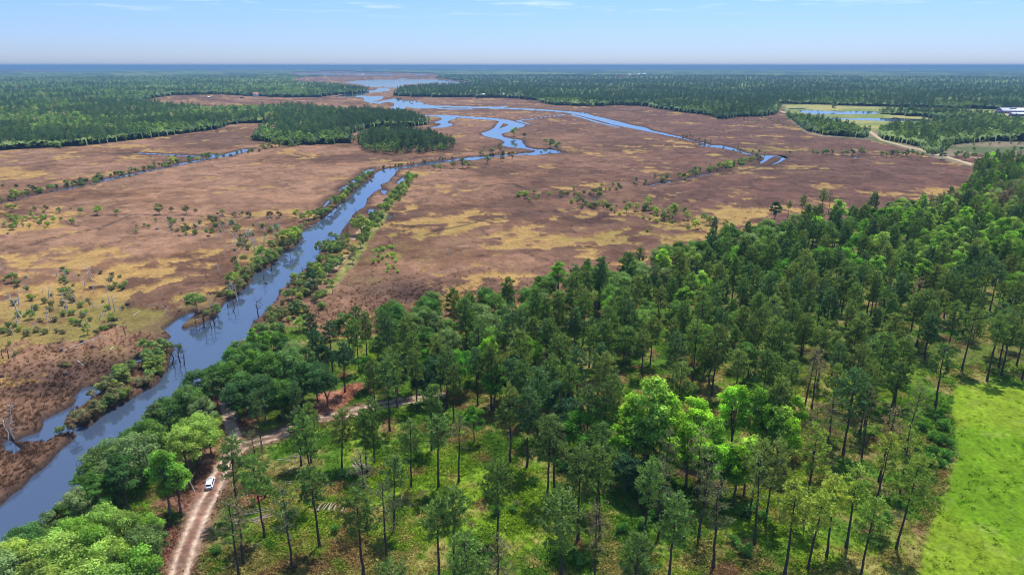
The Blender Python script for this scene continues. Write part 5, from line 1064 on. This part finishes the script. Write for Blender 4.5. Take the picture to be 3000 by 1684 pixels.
fallen('H', 90, 1448, 160, 1438, 'short pale log lying at the very bottom edge', 'log')
fallen('G', 525, 1295, 552, 1355, 'white fallen pole lying above the lime grove', 'white', .10)
fallen('E', 2540, 1115, 2380, 1135, 'dark branch lying against a pine trunk', 'snag', .10)
fallen('E', 2090, 590, 2250, 610, 'bare white fallen limb right of the track fork', 'dead', .09)
for i, (a, b_, c_, d_, lb) in enumerate([(480,1112,700,1030,'long grey fallen log on the lower left marsh'),(830,925,905,932,'short dark-ended log by the stump on lower left marsh'),(830,1095,900,1040,'leaning grey branch near the side channel'),(1000,840,1060,800,'white antler-shaped log near the inlet'),(700,1040,770,1000,'grey log lying right of the long fallen log'),
      (1480,880,1650,830,'pale log sticking out of the dead roots on the spit'),(2330,165,2390,150,'log on the waterline of the upper left bank'),(2060,100,2150,100,'bleached log on the left marsh near the river'),(1800,350,1830,310,'leaning white log in the snag belt'),(590,1200,640,1240,'thin grey stick on the dark lower left marsh'),(90,750,180,730,'weathered log at the left frame side'),(1120,770,1190,765,'pale stick on the olive marsh')]):
    fallen('D', a, b_, c_, d_, lb)
for i in range(16):
    u0, v0 = 1800 + i * 80 + random.uniform(-25, 25), random.uniform(560, 1150); a_ = random.uniform(0, 3.14)
    fallen('E', u0, v0, u0 + 75 * math.cos(a_), v0 + 45 * math.sin(a_), 'thin pale fallen branch, %s from the left in the clearing' % ORD[i], 'dead', .07, 'fallen_branch')
for i, (u, v, s_, lb) in enumerate([(45,955,1.5,'big black stump at the left edge of the marsh'),(822,950,1.1,'black stump with pale log beside it'),(690,632,1.1,'dark stump in the upper band of the left marsh'),(1185,198,1.2,'dark stump in front of the grey thicket'),(1575,248,1.3,'dark stump below the grey-green shrub belt'),
      (562,732,1.1,'round black stump left of the leaning dead trees'),(500,777,1.1,'dark stump beside the leaning dead trunk'),(965,765,1.2,'lone black stump on the olive marsh'),(470,1112,1.0,'dark root ball at the end of the long fallen log'),(622,1052,1.1,'dark root ball at the upper end of the long fallen log'),(870,875,1.4,'dark stump under a green shrub near the marsh middle'),
      (505,1300,1.1,'grey-blue stump on the dark lower marsh'),(610,918,1.0,'small dark stump by pale branches'),(60,230,.9,'little dark stump on the far left'),(1840,262,1.0,'dark stump close to the snag belt'),(1355,245,.9,'small stump left of the snag belt'),(700,1095,1.1,'stump among broken grey branches'),(2010,590,.8,'stump at the waterline of the left bank'),(20,1305,1.0,'stump in the lower left corner of the marsh')]):
    g = np.random.default_rng(900 + i); T = Geo(); p = W('D', [(u, v)], .3)[0]; k = 9; rings = []
    for zz, rr_ in ((-.2, .95), (.15, .9), (.5, .75), (.8, .5), (.85, .05)): rings.append([((rr_ * math.cos(a * 2 * math.pi / k)) * g.uniform(.75, 1.15), rr_ * .8 * math.sin(a * 2 * math.pi / k) * g.uniform(.75, 1.15), zz * g.uniform(.85, 1.15)) for a in range(k)])
    loft(T, rings, False)
    for q in range(5):
        a = g.uniform(0, 6.28); T.tube([(0, 0, .4), (math.cos(a) * .9, math.sin(a) * .7, .5 + g.uniform(-.3, .5)), (math.cos(a) * 1.6, math.sin(a) * 1.1, g.uniform(0, .9))], [.16, .1, .03], 4)
    o = link(bpy.data.objects.new('tree_stump', T.mesh('tree_stump', M['snag']))); o.location = (p[0], p[1], max(0, float(gz(p[0], p[1])[0])) - .05); o.scale = (s_ * .9,) * 3; tag(o, lb, 'stump', 'stumps on the left marsh')
# ---- buildings and masts far off
def building(px_, py_, w_, d_, h_, rise, label, roofm, wallm, rz=0.0, tagc='house', name='house', wins=4, z0=0.0, lift=0):
    p = unproj([[px_, py_]], 0)[0]; z = max(0.3, float(gz(p[0], p[1])[0])) + lift; e = thing(name, label, tagc, (p[0], p[1], z), rz)
    T = Geo(); box(T, (0, d_ / 2, h_ / 2), (w_, d_, h_)); T.add([(-w_ / 2, 0, h_), (-w_ / 2, d_, h_), (-w_ / 2, d_ / 2, h_ + rise), (w_ / 2, 0, h_), (w_ / 2, d_, h_), (w_ / 2, d_ / 2, h_ + rise)], [(0, 1, 2, 2), (3, 5, 4, 4)], 1.0)
    part('wall', T, M[wallm], e)
    for s_ in (0, 1):
        T = Geo(); y0, y1 = (-.7, d_ / 2) if s_ == 0 else (d_ + .7, d_ / 2); za = h_ - .7 * rise / (d_ / 2)
        v = [(-w_ / 2 - .6, y0, za), (w_ / 2 + .6, y0, za), (w_ / 2 + .6, y1, h_ + rise), (-w_ / 2 - .6, y1, h_ + rise)]; v += [(a, b_, c_ + .25) for a, b_, c_ in v]
        T.add(v, [(0, 1, 2, 3), (4, 7, 6, 5), (0, 4, 5, 1), (1, 5, 6, 2), (2, 6, 7, 3), (3, 7, 4, 0)], 1.0); part('roof', T, M[roofm], e)
    for i in range(wins):
        T = Geo(); box(T, (-w_ / 2 + (i + .5) * w_ / wins, -.03, h_ * .55), (w_ / wins * .35, .12, h_ * .4)); part('window', T, M['glass'], e)
    T = Geo(); box(T, (w_ * .18, -.04, h_ * .38), (1.4, .14, h_ * .72)) if wins else None
    return e
barn = building(3020, 334.5, 118, 24, 5.0, 6.5, 'long white-roofed stable block with purple ridge at the right edge', 'tin', 'purple', 0, 'stable', 'stable_building', 0)
T = Geo(); box(T, (0, 12, 12.0), (118, 1.6, .9)); part('ridge_cap', T, M['purple'], barn)
T = Geo(); box(T, (-34, 8.0, 10.6), (15, 2.4, 1.4)); part('roof_vent', T, M['tin'], barn)
T = Geo(); box(T, (20, 8.0, 10.6), (15, 2.4, 1.4)); part('roof_vent', T, M['tin'], barn)
for i in range(22):
    T = Geo(); box(T, (-56 + i * 5.3, -.15, 2.4), (1.0, .3, 4.6)); part('post', T, M['white'], barn)
shed = building(3030, 343.5, 86, 12, 4.5, 2.5, 'lower white-roofed shed with blue-purple wall in front of the stables', 'tin', 'purple', 0, 'shed', 'farm_shed', 8)
building(749, 284, 17, 11, 9.5, 3.5, 'tall pale house with orange-red roof at the far marsh shore', 'terra', 'white', .1, wins=3)
H_ = [(1169,273,14,'white house nearest the river mouth on the far shore'),(1256,276,12,'white cottage second from the river mouth on the far shore'),(1362,281,12,'small white house at the left of the far shore village'),(1389,285,13,'white house behind pale trunks in the far shore village'),(1415,284,15,'broad pale house in the far shore village'),
      (1427,280,12,'white house set back behind the broad pale one'),(1472,285,13,'white house in the middle of the far shore village'),(1502,286,10,'tiny white house right of the village middle'),(1527,286,15,'tall white house with bright gable in the far shore village'),(1565,285,11,'white house at the right end of the far shore village')]
for i, (a, b_, w_, lb) in enumerate(H_): building(a, b_, w_, 10, 6.5, 3, lb, ('tin', 'grey')[i % 2], 'white', random.uniform(-.4, .4), wins=3)['group'] = 'houses of the far shore village'
for i, (a, b_, lb) in enumerate([(1822,307,'left of three orange-roofed cabins at the wood edge'),(1842,306.5,'middle of three orange-roofed cabins at the wood edge'),(1858,306,'right of three orange-roofed cabins at the wood edge')]): building(a, b_, 10, 8, 4, 2.5, lb, 'terra', 'white', .2, wins=2)
for i, (a, b_, w_, lb) in enumerate([(1887,223,34,'largest white hall in the forest clearing near the horizon'),(1871,224,16,'small white hall left of the largest near the horizon'),(1845,226,22,'low white hall left end of the distant clearing'),(820,210.5,16,'lone white speck of a building left of the far lake'),(82,204.5,30,'white hall beside the far left water'),(1063,226,20,'white building on the far lake shore'),(1422,210,16,'white building deep in the far centre forest')]): building(a, b_, w_, 20, 12, 5, lb, 'tin', 'white', 0, 'hall', 'distant_hall', 3, lift=8)
for px_, py_, hh, lb in [(2300, 207, 95, 'thin lattice mast poking above the right horizon'), (952, 207, 85, 'thin mast poking above the left centre horizon')]:
    p = unproj([[px_, py_]], 0)[0]; e = thing('radio_mast', lb, 'mast', (p[0], p[1], 0)); top = 90
    for k in range(3):
        a = k * 2.094; T = Geo(); T.tube([(math.cos(a) * 3, math.sin(a) * 3, 0), (math.cos(a) * .8, math.sin(a) * .8, top + 18)], [.7, .5], 4); part('leg', T, M['steel'], e)
    T = Geo()
    for k in range(26):
        f = k / 26; r_ = 3 - 2.2 * f; z = (top + 18) * f; pts = [(math.cos(j * 2.094) * r_, math.sin(j * 2.094) * r_, z) for j in (0, 1, 2, 0)]
        for a, b_ in zip(pts, pts[1:]): T.tube([a, (b_[0], b_[1], b_[2] + 4)], [.25, .25], 3)
    part('bracing', T, M['steel'], e)
# duck hunting cabins / docks on the far left marsh, and the things on the near bank
for (u, v, s_, lb) in [(1575, 356, 7, 'small white-roofed hut standing on the far left marsh'), (1822, 358, 9, 'brown hut near the shore on the far left marsh')]:
    q = cpx('A', [(u, v)])[0]; building(q[0], q[1], s_, 6, 3, 1.5, lb, 'tin' if u < 1700 else 'brown', 'brown', 0, 'hut', 'marsh_hut', 2)
p = unproj([[735, 1011]], 1.0)[0]; T = Geo(); gx_, gy_ = np.meshgrid(np.linspace(-1.3, 1.3, 9), np.linspace(-1.0, 1.0, 7)); zz = .7 - .35 * np.abs(gx_) + .06 * np.sin(gx_ * 7 + gy_ * 4)
vv = np.stack([gx_.ravel(), gy_.ravel(), zz.ravel()], 1); Gq = np.arange(63).reshape(7, 9); T.add(vv, np.stack([Gq[:-1, :-1], Gq[:-1, 1:], Gq[1:, 1:], Gq[1:, :-1]], -1).reshape(-1, 4), 1.0)
o = link(bpy.data.objects.new('tarpaulin', T.mesh('tarpaulin', M['turq']))); o.location = (p[0], p[1], 1.2); tag(o, 'small turquoise tarpaulin between the bushes on the right river bank', 'tarpaulin')
# ---------------------------------------------------------------- haze
hm = bpy.data.materials.new('thin_haze'); hm.use_nodes = True; ht = hm.node_tree; ht.nodes.clear()
ho = ht.nodes.new('ShaderNodeOutputMaterial'); hv = ht.nodes.new('ShaderNodeVolumePrincipled'); hv.inputs['Color'].default_value = HAZE_COL; hv.inputs['Density'].default_value = HAZE_D; hv.inputs['Anisotropy'].default_value = 0.0
ht.links.new(hv.outputs[0], ho.inputs['Volume'])
T = Geo(); box(T, (0, 0, 53.5), (184000, 184000, 113)); hzo = link(bpy.data.objects.new('haze', T.mesh('haze', hm))); tag(hzo, 'thin blue haze over the far woods', 'haze', kind='stuff')
